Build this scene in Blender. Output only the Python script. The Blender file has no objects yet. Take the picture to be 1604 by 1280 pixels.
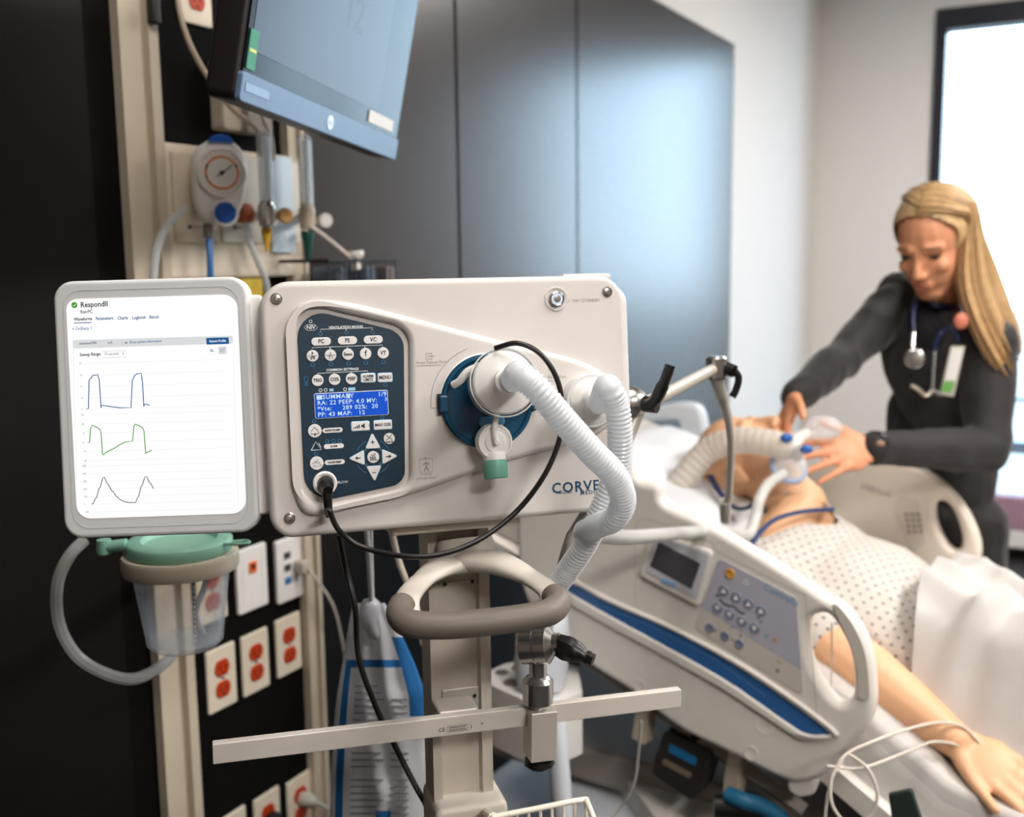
import bpy, math, random
from mathutils import Vector, Matrix, Quaternion, noise
SC = bpy.context.scene
COL = SC.collection
rnd = random.Random(7)
V3 = Vector
# ---------------------------------------------------------------- camera
F_PX, CX, CY, CAM_H = 1650.0, 802.0, 640.0, 1.5
MW = Matrix(((0.9999139566726197, -0.013117898128372336, 0.0),
             (-0.0018613114936590488, -0.14187877676831556, 0.9898822900841545),
             (-0.01298517504040385, -0.9897971173182007, -0.14189098554083676)))
cam_data = bpy.data.cameras.new('camera')
cam = bpy.data.objects.new('camera', cam_data)
COL.objects.link(cam)
SC.camera = cam
cam_data.sensor_fit = 'HORIZONTAL'
cam_data.sensor_width = 36.0
cam_data.lens = 36.0 * F_PX / 1604.0
cam_data.clip_start = 0.05
cam_data.clip_end = 200
_r = MW @ V3((1, 0, 0)); _u = MW @ V3((0, -1, 0)); _b = MW @ V3((0, 0, -1))
cam.matrix_world = Matrix(((_r.x, _u.x, _b.x, 0), (_r.y, _u.y, _b.y, 0), (_r.z, _u.z, _b.z, CAM_H), (0, 0, 0, 1)))
cam_data.dof.use_dof = True
cam_data.dof.focus_distance = 1.03
cam_data.dof.aperture_fstop = 4.2
# ---------------------------------------------------------------- look
SC.view_settings.view_transform = 'Standard'
SC.view_settings.look = 'None'
SC.view_settings.gamma = 1.0
SC.view_settings.use_curve_mapping = False
EXPO = 0.35
SC.view_settings.exposure = EXPO
SC.cycles.caustics_reflective = False
SC.cycles.denoising_prefilter = 'FAST'
SC.cycles.caustics_refractive = False
SC.cycles.sample_clamp_indirect = 4.0
# ---------------------------------------------------------------- world
world = bpy.data.worlds.new('world'); SC.world = world
world.use_nodes = True
wn = world.node_tree.nodes; wl = world.node_tree.links
bg = wn['Background']
tc = wn.new('ShaderNodeTexCoord'); sx = wn.new('ShaderNodeSeparateXYZ'); cr = wn.new('ShaderNodeValToRGB')
wl.new(tc.outputs['Generated'], sx.inputs[0]); wl.new(sx.outputs['Z'], cr.inputs[0])
cr.color_ramp.elements[0].position = 0.0; cr.color_ramp.elements[0].color = (0.60, 0.82, 1.0, 1)
cr.color_ramp.elements[1].position = 0.35; cr.color_ramp.elements[1].color = (0.50, 0.77, 1.0, 1)
wl.new(cr.outputs[0], bg.inputs[0])
bg.inputs[1].default_value = 9.0

# room frames ------------------------------------------------------
class Frame:
    def __init__(s, O, ex, ey=None, ez=None):
        s.O = V3(O); s.ex = V3(ex).normalized()
        if ey is None: ey = V3((0, 0, 1))
        s.ey = V3(ey); s.ey = (s.ey - s.ex * s.ey.dot(s.ex)).normalized()
        s.ez = s.ex.cross(s.ey)
    def p(s, u, v, n=0.0):
        return s.O + s.ex * u + s.ey * v + s.ez * n
    def hit(s, px, py, n=0.0):
        d = MW @ V3(((px - CX) / F_PX, (py - CY) / F_PX, 1.0))
        C = V3((0, 0, CAM_H))
        t = (s.O + s.ez * n - C).dot(s.ez) / d.dot(s.ez)
        return C + d * t
    def uv(s, px, py, n=0.0):
        q = s.hit(px, py, n) - s.O
        return (q.dot(s.ex), q.dot(s.ey))
    def uvs(s, pts, n=0.0):
        return [s.uv(a, b, n) for a, b in pts]
    def mat(s, at=None):
        o = s.O if at is None else at
        return Matrix(((s.ex.x, s.ey.x, s.ez.x, o.x), (s.ex.y, s.ey.y, s.ez.y, o.y), (s.ex.z, s.ey.z, s.ez.z, o.z), (0, 0, 0, 1)))

def at(px, py, Y):
    d = MW @ V3(((px - CX) / F_PX, (py - CY) / F_PX, 1.0))
    return V3((0, 0, CAM_H)) + d * (Y / d.y)

def pxof(p):
    q = MW.transposed() @ (V3(p) - V3((0, 0, CAM_H)))
    return (CX + F_PX * q.x / q.z, CY + F_PX * q.y / q.z)

W = Frame((-0.5017, 1.83, 0), (0.485, 0.875, 0))          # head wall, normal into the room
U_END, U_NEAR, N_FAR, ROOM_H = 4.38, -3.0, 5.2, 2.95
G = Frame(W.p(U_END, 0, 0), W.ez)                         # window wall: u runs into the room along the wall
# lamps of the room: ceiling panels (warm) and daylight through the window (portal)
def area(name, loc, sx_, sy_, power, color, rot=None, portal=False):
    l = bpy.data.lights.new(name, 'AREA'); l.shape = 'RECTANGLE'; l.size = sx_; l.size_y = sy_
    l.energy = power; l.color = color
    o = bpy.data.objects.new(name, l); COL.objects.link(o); o.location = loc
    if rot is not None: o.rotation_mode = 'QUATERNION'; o.rotation_quaternion = rot
    if portal: l.cycles.is_portal = True
    return o
yawW = math.atan2(W.ex.y, W.ex.x)
CEIL_LIGHTS = [(-0.6, 1.25, 0.5), (0.6, 2.6, 1.65), (-1.9, 3.3, 2.0), (2.7, 1.7, 1.1)]
for i, (u, n, k) in enumerate(CEIL_LIGHTS):
    area('ceiling_light_lamp', W.p(u, ROOM_H - 0.035, n), 1.1, 0.55, 40 * k, (1.0, 0.955, 0.925), Matrix.Rotation(yawW, 3, 'Z').to_quaternion())
WIN_N0, WIN_N1, WIN_Z0, WIN_Z1 = 0.559, 1.75, 0.12, 2.675
area('window_daylight', G.p((WIN_N0 + WIN_N1) / 2, (WIN_Z0 + WIN_Z1) / 2, -0.13), WIN_N1 - WIN_N0, WIN_Z1 - WIN_Z0, 1, (1, 1, 1),
     (G.ez).to_track_quat('-Z', 'Y'), portal=True)

# ---------------------------------------------------------------- materials
def lin(c):
    c = c / 255.0
    return c / 12.92 if c <= 0.04045 else ((c + 0.055) / 1.055) ** 2.4
def rgb(c): return (lin(c[0]), lin(c[1]), lin(c[2]), 1)
_m = {}
def mat(name, c, rough=0.5, metal=0.0, spec=0.5, trans=0.0, alpha=1.0, ior=1.45, vary=0.05, scale=30, bump=0.0, bscale=200, coat=0.0, sheen=0.0, sss=0.0, translu=0.0):
    if name in _m: return _m[name]
    m = bpy.data.materials.new(name); m.use_nodes = True
    nt = m.node_tree; b = nt.nodes['Principled BSDF']
    col = rgb(c)
    tcn = nt.nodes.new('ShaderNodeTexCoord')
    nz = nt.nodes.new('ShaderNodeTexNoise'); nz.inputs['Scale'].default_value = scale; nz.inputs['Detail'].default_value = 3
    nt.links.new(tcn.outputs['Object'], nz.inputs['Vector'])
    mx = nt.nodes.new('ShaderNodeMix'); mx.data_type = 'RGBA'
    mx.inputs[6].default_value = tuple(x * (1 - vary) for x in col[:3]) + (1,)
    mx.inputs[7].default_value = tuple(min(1, x * (1 + vary)) for x in col[:3]) + (1,)
    nt.links.new(nz.outputs['Fac'], mx.inputs[0]); nt.links.new(mx.outputs[2], b.inputs['Base Color'])
    b.inputs['Roughness'].default_value = rough; b.inputs['Metallic'].default_value = metal
    b.inputs['Specular IOR Level'].default_value = spec; b.inputs['IOR'].default_value = ior
    b.inputs['Transmission Weight'].default_value = trans; b.inputs['Alpha'].default_value = alpha
    b.inputs['Coat Weight'].default_value = coat; b.inputs['Sheen Weight'].default_value = sheen
    if sss: b.inputs['Subsurface Weight'].default_value = sss; b.inputs['Subsurface Radius'].default_value = (0.02, 0.008, 0.004); b.inputs['Subsurface Scale'].default_value = 0.5
    if bump:
        n2 = nt.nodes.new('ShaderNodeTexNoise'); n2.inputs['Scale'].default_value = bscale; n2.inputs['Detail'].default_value = 4
        nt.links.new(tcn.outputs['Object'], n2.inputs['Vector'])
        bp = nt.nodes.new('ShaderNodeBump'); bp.inputs['Strength'].default_value = bump; bp.inputs['Distance'].default_value = 0.003
        nt.links.new(n2.outputs['Fac'], bp.inputs['Height']); nt.links.new(bp.outputs[0], b.inputs['Normal'])
    if translu:
        out = [n for n in nt.nodes if n.type == 'OUTPUT_MATERIAL'][0]
        tl = nt.nodes.new('ShaderNodeBsdfTranslucent'); nt.links.new(mx.outputs[2], tl.inputs[0])
        ms = nt.nodes.new('ShaderNodeMixShader'); ms.inputs[0].default_value = translu
        nt.links.new(b.outputs[0], ms.inputs[1]); nt.links.new(tl.outputs[0], ms.inputs[2]); nt.links.new(ms.outputs[0], out.inputs[0])
    _m[name] = m
    return m
def emat(name, c, k=1.0, base=None, rough=0.35, spec=0.2):
    """a lit screen or lamp: shows about the colour c after exposure"""
    if name in _m: return _m[name]
    m = bpy.data.materials.new(name); m.use_nodes = True
    b = m.node_tree.nodes['Principled BSDF']
    b.inputs['Base Color'].default_value = rgb(base or (10, 10, 10)); b.inputs['Roughness'].default_value = rough
    b.inputs['Specular IOR Level'].default_value = spec
    b.inputs['Emission Color'].default_value = rgb(c); b.inputs['Emission Strength'].default_value = k / 2 ** EXPO
    _m[name] = m
    return m
def glass(name, c, rough=0.02, clear=0.8, tint=None):
    """thin clear plastic or glass: mostly see-through with a glossy reflection"""
    if name in _m: return _m[name]
    m = bpy.data.materials.new(name); m.use_nodes = True
    nt = m.node_tree; b = nt.nodes['Principled BSDF']; out = [n for n in nt.nodes if n.type == 'OUTPUT_MATERIAL'][0]
    b.inputs['Base Color'].default_value = rgb(c); b.inputs['Roughness'].default_value = rough
    tr = nt.nodes.new('ShaderNodeBsdfTransparent'); tr.inputs[0].default_value = rgb(tint or (255, 255, 255))
    lw = nt.nodes.new('ShaderNodeLayerWeight'); lw.inputs[0].default_value = 0.35
    mp = nt.nodes.new('ShaderNodeMapRange'); mp.inputs[1].default_value = 0; mp.inputs[2].default_value = 1
    mp.inputs[3].default_value = 1 - clear; mp.inputs[4].default_value = min(1, (1 - clear) + 0.5)
    ms = nt.nodes.new('ShaderNodeMixShader')
    nt.links.new(lw.outputs['Facing'], mp.inputs[0]); nt.links.new(mp.outputs[0], ms.inputs[0])
    nt.links.new(tr.outputs[0], ms.inputs[1]); nt.links.new(b.outputs[0], ms.inputs[2]); nt.links.new(ms.outputs[0], out.inputs[0])
    _m[name] = m
    return m

# ---------------------------------------------------------------- objects
_MW = {}
def thing(name, label, cat, frame=None, loc=None, group=None):
    o = bpy.data.objects.new(name, None); COL.objects.link(o); o.empty_display_size = 0.05
    M = frame.mat(loc) if frame is not None else Matrix.Translation(V3(loc))
    o.matrix_world = M; _MW[o] = M
    o['label'] = label; o['category'] = cat
    if group: o['group'] = group
    return o
def tag(o, label, cat, group=None, kind=None):
    o['label'] = label
    if cat: o['category'] = cat
    if group: o['group'] = group
    if kind: o['kind'] = kind
    return o

class MB:
    def __init__(s): s.v = []; s.f = []; s.m = []; s.mats = []
    def mi(s, m):
        if m not in s.mats: s.mats.append(m)
        return s.mats.index(m)
    def add(s, vs, fs, m):
        k = len(s.v); i = s.mi(m)
        s.v += [V3(a) for a in vs]
        for f in fs: s.f.append([a + k for a in f]); s.m.append(i)
        return s
    def box(s, fr, u0, u1, v0, v1, n0, n1, m, bev=0.0):
        if bev > 0:
            return s.plate(fr, [rect(u0, u1, v0, v1, min(bev * 1.5, abs(u1 - u0) * .49, abs(v1 - v0) * .49), 3)], n0, n1, bev, m)
        P = [fr.p(u, v, n) for n in (n0, n1) for v in (v0, v1) for u in (u0, u1)]
        return s.add(P, [(0, 2, 3, 1), (4, 5, 7, 6), (0, 1, 5, 4), (2, 6, 7, 3), (0, 4, 6, 2), (1, 3, 7, 5)], m)
    def plate(s, fr, outlines, n0, n1, bev, m, res=2):
        """solid plate from 2D outlines (first outer, then holes), both faces rounded by bev"""
        c = bpy.data.curves.new('c', 'CURVE'); c.dimensions = '2D'; c.fill_mode = 'BOTH'
        for ol in outlines:
            sp = c.splines.new('POLY'); sp.points.add(len(ol) - 1)
            for i, (a, b) in enumerate(ol): sp.points[i].co = (a, b, 0, 1)
            sp.use_cyclic_u = True
        th = abs(n1 - n0); bev = min(bev, th * 0.49)
        c.extrude = th / 2 - bev; c.bevel_depth = bev; c.bevel_resolution = res; c.offset = -bev
        return s._curve(c, fr, (n0 + n1) / 2, m)
    def _curve(s, c, fr, n, m):
        o = bpy.data.objects.new('c', c); COL.objects.link(o)
        me = _tmp_mesh(o)
        s.add([fr.p(v.co.x, v.co.y, v.co.z + n) for v in me.vertices], [list(p.vertices) for p in me.polygons], m)
        bpy.data.meshes.remove(me); bpy.data.objects.remove(o); bpy.data.curves.remove(c)
        return s
    def text(s, fr, body, u, v, size, n, m, rot=0.0, sx=1.0, align='CENTER', thick=0.00008, bold=0.0, space=1.0):
        c = bpy.data.curves.new('t', 'FONT'); c.body = body; c.size = size; c.align_x = align; c.align_y = 'CENTER'
        c.extrude = thick; c.offset = bold; c.space_character = space; c.resolution_u = 2
        ca, sa = math.cos(rot), math.sin(rot)
        ex = fr.ex * ca + fr.ey * sa; ey = fr.ey * ca - fr.ex * sa
        g = Frame(fr.p(u, v, n), ex, ey)
        g.ex = g.ex * sx
        o = bpy.data.objects.new('t', c); COL.objects.link(o)
        me = _tmp_mesh(o)
        s.add([g.p(q.co.x, q.co.y, q.co.z) for q in me.vertices], [list(p.vertices) for p in me.polygons], m)
        bpy.data.meshes.remove(me); bpy.data.objects.remove(o); bpy.data.curves.remove(c)
        return s
    def stroke(s, fr, pts, w, n, m, th=0.0002, closed=False):
        """flat printed line through 2D points"""
        P = [V3((a, b, 0)) for a, b in pts]; N = len(P)
        Lf, Rt = [], []
        for i in range(N):
            if closed: a, b = P[i - 1], P[(i + 1) % N]
            else: a, b = P[max(0, i - 1)], P[min(N - 1, i + 1)]
            t = (b - a).normalized(); nn = V3((-t.y, t.x, 0)) * w / 2
            Lf.append(P[i] + nn); Rt.append(P[i] - nn)
        vs = []; fs = []
        for a, b in zip(Lf, Rt):
            vs += [fr.p(a.x, a.y, n), fr.p(b.x, b.y, n), fr.p(b.x, b.y, n + th), fr.p(a.x, a.y, n + th)]
        K = N if closed else N - 1
        for i in range(K):
            j = (i + 1) % N
            for q in range(4):
                q2 = (q + 1) % 4
                fs.append((i * 4 + q, i * 4 + q2, j * 4 + q2, j * 4 + q))
        return s.add(vs, fs, m)
    def tube(s, pts, r, m, seg=12, cap=True, flat=1.0, upv=None):
        """tube along 3D points; r a number or list; flat squashes the section along the local normal"""
        P = [V3(p) for p in pts]; N = len(P)
        R = r if isinstance(r, (list, tuple)) else [r] * N
        T = [(P[min(i + 1, N - 1)] - P[max(i - 1, 0)]).normalized() for i in range(N)]
        a = upv if upv is not None else (V3((0, 0, 1)) if abs(T[0].z) < 0.9 else V3((1, 0, 0)))
        nrm = (a - T[0] * a.dot(T[0])).normalized()
        vs = []
        for i in range(N):
            if upv is not None: nrm = (V3(upv) - T[i] * V3(upv).dot(T[i])).normalized()
            else: nrm = (nrm - T[i] * nrm.dot(T[i])).normalized()
            bn = T[i].cross(nrm)
            for k in range(seg):
                th = 2 * math.pi * k / seg
                vs.append(P[i] + (nrm * math.cos(th) * flat + bn * math.sin(th)) * R[i])
        fs = []
        for i in range(N - 1):
            for k in range(seg):
                k2 = (k + 1) % seg
                fs.append((i * seg + k, i * seg + k2, (i + 1) * seg + k2, (i + 1) * seg + k))
        if cap:
            fs.append(tuple(reversed(range(seg)))); fs.append(tuple((N - 1) * seg + k for k in range(seg)))
        return s.add(vs, fs, m)
    def lathe(s, o, axis, prof, m, seg=32, cap=True, arc=None, x=None):
        """profile [(radius, height)] about axis through o"""
        ax = V3(axis).normalized()
        a = V3(x) if x is not None else (V3((1, 0, 0)) if abs(ax.x) < 0.8 else V3((0, 1, 0)))
        e1 = (a - ax * a.dot(ax)).normalized(); e2 = ax.cross(e1)
        vs = []
        for r, h in prof:
            for k in range(seg):
                th = 2 * math.pi * k / seg
                vs.append(V3(o) + ax * h + (e1 * math.cos(th) + e2 * math.sin(th)) * r)
        fs = []
        for i in range(len(prof) - 1):
            for k in range(seg):
                k2 = (k + 1) % seg
                fs.append((i * seg + k, i * seg + k2, (i + 1) * seg + k2, (i + 1) * seg + k))
        if cap:
            if prof[0][0] > 1e-5: fs.append(tuple(reversed(range(seg))))
            if prof[-1][0] > 1e-5: fs.append(tuple((len(prof) - 1) * seg + k for k in range(seg)))
        return s.add(vs, fs, m)
    def ball(s, c, r, m, ex=None, ey=None, ez=None, seg=20, rings=12):
        R = (r, r, r) if not isinstance(r, (tuple, list)) else r
        ex = V3(ex or (1, 0, 0)); ey = V3(ey or (0, 1, 0)); ez = V3(ez or (0, 0, 1))
        vs = []; fs = []
        for i in range(rings + 1):
            ph = math.pi * i / rings
            for k in range(seg):
                th = 2 * math.pi * k / seg
                vs.append(V3(c) + ex * (R[0] * math.sin(ph) * math.cos(th)) + ey * (R[1] * math.sin(ph) * math.sin(th)) + ez * (R[2] * math.cos(ph)))
        for i in range(rings):
            for k in range(seg):
                k2 = (k + 1) % seg
                fs.append((i * seg + k, (i + 1) * seg + k, (i + 1) * seg + k2, i * seg + k2))
        return s.add(vs, fs, m)
    def build(s, name, parent=None, label=None, smooth=40, cat=None, group=None, kind=None, M=None):
        if M is None:
            if parent is not None: M = _MW[parent]
            else:
                lo = V3([min(v[i] for v in s.v) for i in range(3)]); hi = V3([max(v[i] for v in s.v) for i in range(3)])
                M = Matrix.Translation(V3(((lo.x + hi.x) / 2, (lo.y + hi.y) / 2, lo.z)))
        inv = M.inverted()
        me = bpy.data.meshes.new(name)
        me.from_pydata([inv @ v for v in s.v], [], s.f)
        for m in s.mats: me.materials.append(m)
        me.polygons.foreach_set('material_index', s.m)
        me.polygons.foreach_set('use_smooth', [True] * len(me.polygons))
        me.validate(); me.update()
        import bmesh
        bm = bmesh.new(); bm.from_mesh(me)
        bmesh.ops.remove_doubles(bm, verts=bm.verts, dist=1e-6)
        bmesh.ops.recalc_face_normals(bm, faces=bm.faces)
        bm.to_mesh(me); bm.free()
        try: me.set_sharp_from_angle(angle=math.radians(smooth))
        except Exception: pass
        o = bpy.data.objects.new(name, me); COL.objects.link(o)
        if smooth <= 60 and len(me.vertices) < 30000:
            wn_ = o.modifiers.new('weighted_normal', 'WEIGHTED_NORMAL'); wn_.keep_sharp = True; wn_.weight = 100
        if parent is not None: o.parent = parent; _MW[o] = M
        else: o.matrix_world = M; _MW[o] = M
        if label: o['label'] = label
        if cat: o['category'] = cat
        if group: o['group'] = group
        if kind: o['kind'] = kind
        return o

def _tmp_mesh(o):
    dg = bpy.context.evaluated_depsgraph_get(); dg.update()
    return bpy.data.meshes.new_from_object(o.evaluated_get(dg))

def rect(u0, u1, v0, v1, r=0.0, k=5):
    return rpoly([(u0, v0), (u1, v0), (u1, v1), (u0, v1)], r, k)
def rpoly(pts, r, k=5):
    """round the corners of a polygon"""
    if not isinstance(r, (list, tuple)) and r <= 0: return list(pts)
    out = []; N = len(pts)
    for i in range(N):
        p = V3((*pts[i], 0)); a = V3((*pts[i - 1], 0)) - p; b = V3((*pts[(i + 1) % N], 0)) - p
        rr = r[i] if isinstance(r, (list, tuple)) else r
        la, lb = a.length, b.length
        if rr <= 0 or la < 1e-9 or lb < 1e-9: out.append((p.x, p.y)); continue
        a.normalize(); b.normalize()
        ang = math.acos(max(-1, min(1, a.dot(b))))
        if abs(math.pi - ang) < 0.02: out.append((p.x, p.y)); continue
        d = min(rr / math.tan(ang / 2), la * 0.48, lb * 0.48); rr2 = d * math.tan(ang / 2)
        c = p + (a + b).normalized() * (rr2 / math.sin(ang / 2))
        s0 = p + a * d - c; s1 = p + b * d - c
        a0 = math.atan2(s0.y, s0.x); a1 = math.atan2(s1.y, s1.x)
        da = (a1 - a0 + math.pi) % (2 * math.pi) - math.pi
        for j in range(k + 1):
            t = a0 + da * j / k
            out.append((c.x + rr2 * math.cos(t), c.y + rr2 * math.sin(t)))
    return out
def circ(u, v, r, k=28, r2=None):
    return [(u + r * math.cos(2 * math.pi * i / k), v + (r2 or r) * math.sin(2 * math.pi * i / k)) for i in range(k)]
def spline(pts, n=10, closed=False):
    """Catmull-Rom through the points (tuples or vectors)"""
    P = [V3(p) if len(p) > 2 else V3((p[0], p[1], 0)) for p in pts]; N = len(P); out = []
    K = N if closed else N - 1
    for i in range(K):
        if closed: a, b, c, d = P[(i - 1) % N], P[i], P[(i + 1) % N], P[(i + 2) % N]
        else: a, b, c, d = P[max(i - 1, 0)], P[i], P[i + 1], P[min(i + 2, N - 1)]
        for j in range(n):
            t = j / n
            out.append(0.5 * ((2 * b) + (c - a) * t + (2 * a - 5 * b + 4 * c - d) * t * t + (3 * b - a - 3 * c + d) * t ** 3))
    if not closed: out.append(P[-1])
    return out
def spl2(pts, n=6): return [(p.x, p.y) for p in spline(pts, n, True)]
def resample(P, step):
    out = [P[0].copy()]; acc = 0.0
    for a, b in zip(P[:-1], P[1:]):
        L = (b - a).length
        if L < 1e-9: continue
        pos = step - acc
        while pos <= L:
            out.append(a.lerp(b, pos / L)); pos += step
        acc = L - (pos - step)
    return out
def cable(name, pts, r, m, label, cat, parent=None, group=None, seg=8, n=10):
    b = MB(); b.tube(spline(pts, n), r, m, seg)
    if parent is not None: return b.build(name, parent, label)
    return b.build(name, None, label, cat=cat, group=group)
def copy_tree(root, M, label=None, group=None, name=None):
    r = root.copy(); COL.objects.link(r); r.matrix_world = M; _MW[r] = M
    if label: r['label'] = label
    if group: r['group'] = group
    for ch in list(root.children):
        c = ch.copy(); COL.objects.link(c); c.parent = r
        for g in list(ch.children):
            d = g.copy(); COL.objects.link(d); d.parent = c
    return r

# remeshed one-piece bodies -------------------------------------------------
class Blob:
    def __init__(s): s.b = MB(); s.m = None
    def cap(s, a, ra, b, rb, seg=14):
        a = V3(a); b = V3(b); d = b - a
        if d.length < 1e-6: return s.ell(a, (ra,) * 3)
        d.normalize(); prof = []
        L = (b - a).length
        for i in range(5):
            t = math.pi / 2 * i / 4; prof.append((max(1e-6, ra * math.sin(t)), -ra * math.cos(t)))
        for i in range(5):
            t = math.pi / 2 * i / 4; prof.append((max(1e-6, rb * math.cos(t)), L + rb * math.sin(t)))
        s.b.lathe(a, d, prof, s.m, seg, cap=True)
        return s
    def chain(s, pts, rs):
        for i in range(len(pts) - 1): s.cap(pts[i], rs[i], pts[i + 1], rs[i + 1])
        return s
    def ell(s, c, r, ex=None, ey=None, ez=None):
        s.b.ball(c, r, s.m, ex, ey, ez, 18, 12); return s
    def mesh(s, name, parent, m, voxel=0.005, smooth=6, label=None, noise_amp=0.0, noise_scale=8.0, cut=None, **kw):
        s.b.mats = [m]; s.b.m = [0] * len(s.b.f)
        me = bpy.data.meshes.new('tmp'); me.from_pydata(s.b.v, [], s.b.f); me.update()
        import bmesh
        bm = bmesh.new(); bm.from_mesh(me); bmesh.ops.remove_doubles(bm, verts=bm.verts, dist=1e-6)
        bmesh.ops.recalc_face_normals(bm, faces=bm.faces); bm.to_mesh(me); bm.free()
        o = bpy.data.objects.new('tmp', me); COL.objects.link(o)
        md = o.modifiers.new('r', 'REMESH'); md.mode = 'VOXEL'; md.voxel_size = voxel
        if smooth:
            sm = o.modifiers.new('s', 'SMOOTH'); sm.iterations = smooth; sm.factor = 0.5
        r = _tmp_mesh(o)
        out = MB(); out.mats = [m]
        vs = [v.co.copy() for v in r.vertices]
        if noise_amp:
            ns = [v.normal.copy() for v in r.vertices]
            for i, v in enumerate(vs):
                w = abs(noise.noise(v * noise_scale)); w2 = noise.noise(v * noise_scale * 2.3)
                v += ns[i] * noise_amp * ((1 - 2 * w) + 0.4 * w2)
        fs = [list(p.vertices) for p in r.polygons]
        if cut is not None:
            keep = [cut(v) for v in vs]
            fs = [f for f in fs if all(keep[i] for i in f)]
        out.v = vs; out.f = fs; out.m = [0] * len(fs)
        if cut is not None:
            used = sorted({i for f in fs for i in f}); mp = {i: k for k, i in enumerate(used)}
            out.v = [vs[i] for i in used]; out.f = [[mp[i] for i in f] for f in fs]
        bpy.data.objects.remove(o); bpy.data.meshes.remove(me); bpy.data.meshes.remove(r)
        return out.build(name, parent, label, smooth=180, **kw)
# ================================================================= common materials
M_white = mat('white_plastic', (236, 233, 229), 0.38)
M_vent = mat('warm_white_plastic', (206, 201, 196), 0.45, bump=0.05, bscale=600)
M_bed = mat('bed_plastic', (222, 217, 209), 0.35)
M_black = mat('black_plastic', (22, 20, 19), 0.4)
M_rub = mat('black_rubber', (16, 15, 14), 0.35)
M_alu = mat('brushed_aluminium', (196, 190, 180), 0.42, metal=0.35, bump=0.08, bscale=400)
M_steel = mat('steel', (190, 188, 184), 0.22, metal=0.95)
M_beige = mat('beige_painted_metal', (196, 184, 164), 0.45)
M_ink = mat('dark_ink', (28, 30, 34), 0.6)
M_greyink = mat('grey_ink', (150, 146, 141), 0.6)

# ================================================================= the room
def wall_box(name, fr, u0, u1, v0, v1, n0, n1, m, holes=()):
    b = MB()
    if not holes: b.box(fr, u0, u1, v0, v1, n0, n1, m)
    else:
        (a0, a1, c0, c1) = holes[0]
        for q in ((u0, a0, v0, v1), (a1, u1, v0, v1), (a0, a1, v0, c0), (a0, a1, c1, v1)):
            if q[1] - q[0] > 1e-4 and q[3] - q[2] > 1e-4: b.box(fr, q[0], q[1], q[2], q[3], n0, n1, m)
    return b.build(name, kind='structure')
M_wall = mat('off_white_wall_paint', (230, 226, 221), 0.7, vary=0.02, scale=3)
M_floor = mat('dark_floor_tile', (20, 18, 18), 0.5, vary=0.2, scale=6)
M_dark = mat('black_laminate', (15, 12, 9), 0.45, spec=0.25, vary=0.15, scale=14)
M_panel = mat('charcoal_laminate', (46, 37, 32), 0.27, spec=.78, vary=0.0)
FL = Frame(W.O, W.ex, W.ez)   # floor frame: u along head wall, v into the room, normal down
b = MB()
b.box(Frame((W.p(0, 0, 0)), W.ex, V3((0, 0, 1))), U_NEAR - .1, U_END + .1, -0.1, 0, -0.1, N_FAR + .1, M_floor)
b.build('floor', kind='structure')
wall_box('wall_left', W, U_NEAR - .1, U_END + .1, 0, ROOM_H, -0.1, 0, M_wall)
wall_box('wall_right', G, 0, N_FAR + .1, 0, ROOM_H, -0.12, 0, M_wall, holes=[(WIN_N0, WIN_N1, WIN_Z0, WIN_Z1)])
Bk = Frame(W.p(U_NEAR, 0, N_FAR), -W.ex)
M_wall2 = mat('taupe_wall_paint', (120, 108, 98), 0.7, vary=0.03, scale=3)
wall_box('wall_back', Frame(W.p(0, 0, N_FAR), W.ex), U_NEAR - .1, U_END + .1, 0, ROOM_H, 0, 0.1, M_wall2)
wall_box('wall_near', Frame(W.p(U_NEAR, 0, 0), W.ez), -.0, N_FAR + .1, 0, ROOM_H, 0, 0.1, M_wall2)
b = MB(); b.box(W, U_NEAR - .1, U_END + .1, ROOM_H, ROOM_H + .1, -.1, N_FAR + .1, mat('ceiling_paint', (235, 230, 222), 0.8))
b.build('ceiling', kind='structure')
b = MB(); b.box(G, 0.002, WIN_N0 - 0.06, 0, 0.09, 0, 0.012, M_dark, 0.002); b.build('baseboard_right', kind='structure')
# outside ground far below the window
b = MB(); og = Frame((0, 0, -9), (1, 0, 0)); b.add([V3((-150, 8, -9)), V3((190, 8, -9)), V3((190, 190, -9)), V3((-150, 190, -9))], [(0, 1, 2, 3)], mat('outdoor_paving', (112, 104, 98), 0.9, vary=0.1, scale=0.2))
b.build('ground', kind='structure')
# ceiling light fixtures
for i, (u, n, k) in enumerate(CEIL_LIGHTS):
    wh = ['over the ventilator', 'toward the middle of the room', 'behind the camera', 'near the window wall'][i]
    t = thing('ceiling_light', 'recessed rectangular ceiling light with white trim ' + wh, 'light', W, W.p(u, ROOM_H, n))
    q = MB(); fr = Frame(W.p(u, ROOM_H, n), W.ex, W.ez)
    q.plate(fr, [rect(-.62, .62, -.34, .34, .01), rect(-.57, .57, -.29, .29, .008)], 0.001, 0.03, 0.002, M_white)
    q.build('trim_frame', t)
    q = MB(); q.box(fr, -.57, .57, -.29, .29, 0.001, 0.006, emat('lamp_diffuser', (255, 225, 190), 1.6)); q.build('diffuser', t)

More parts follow.
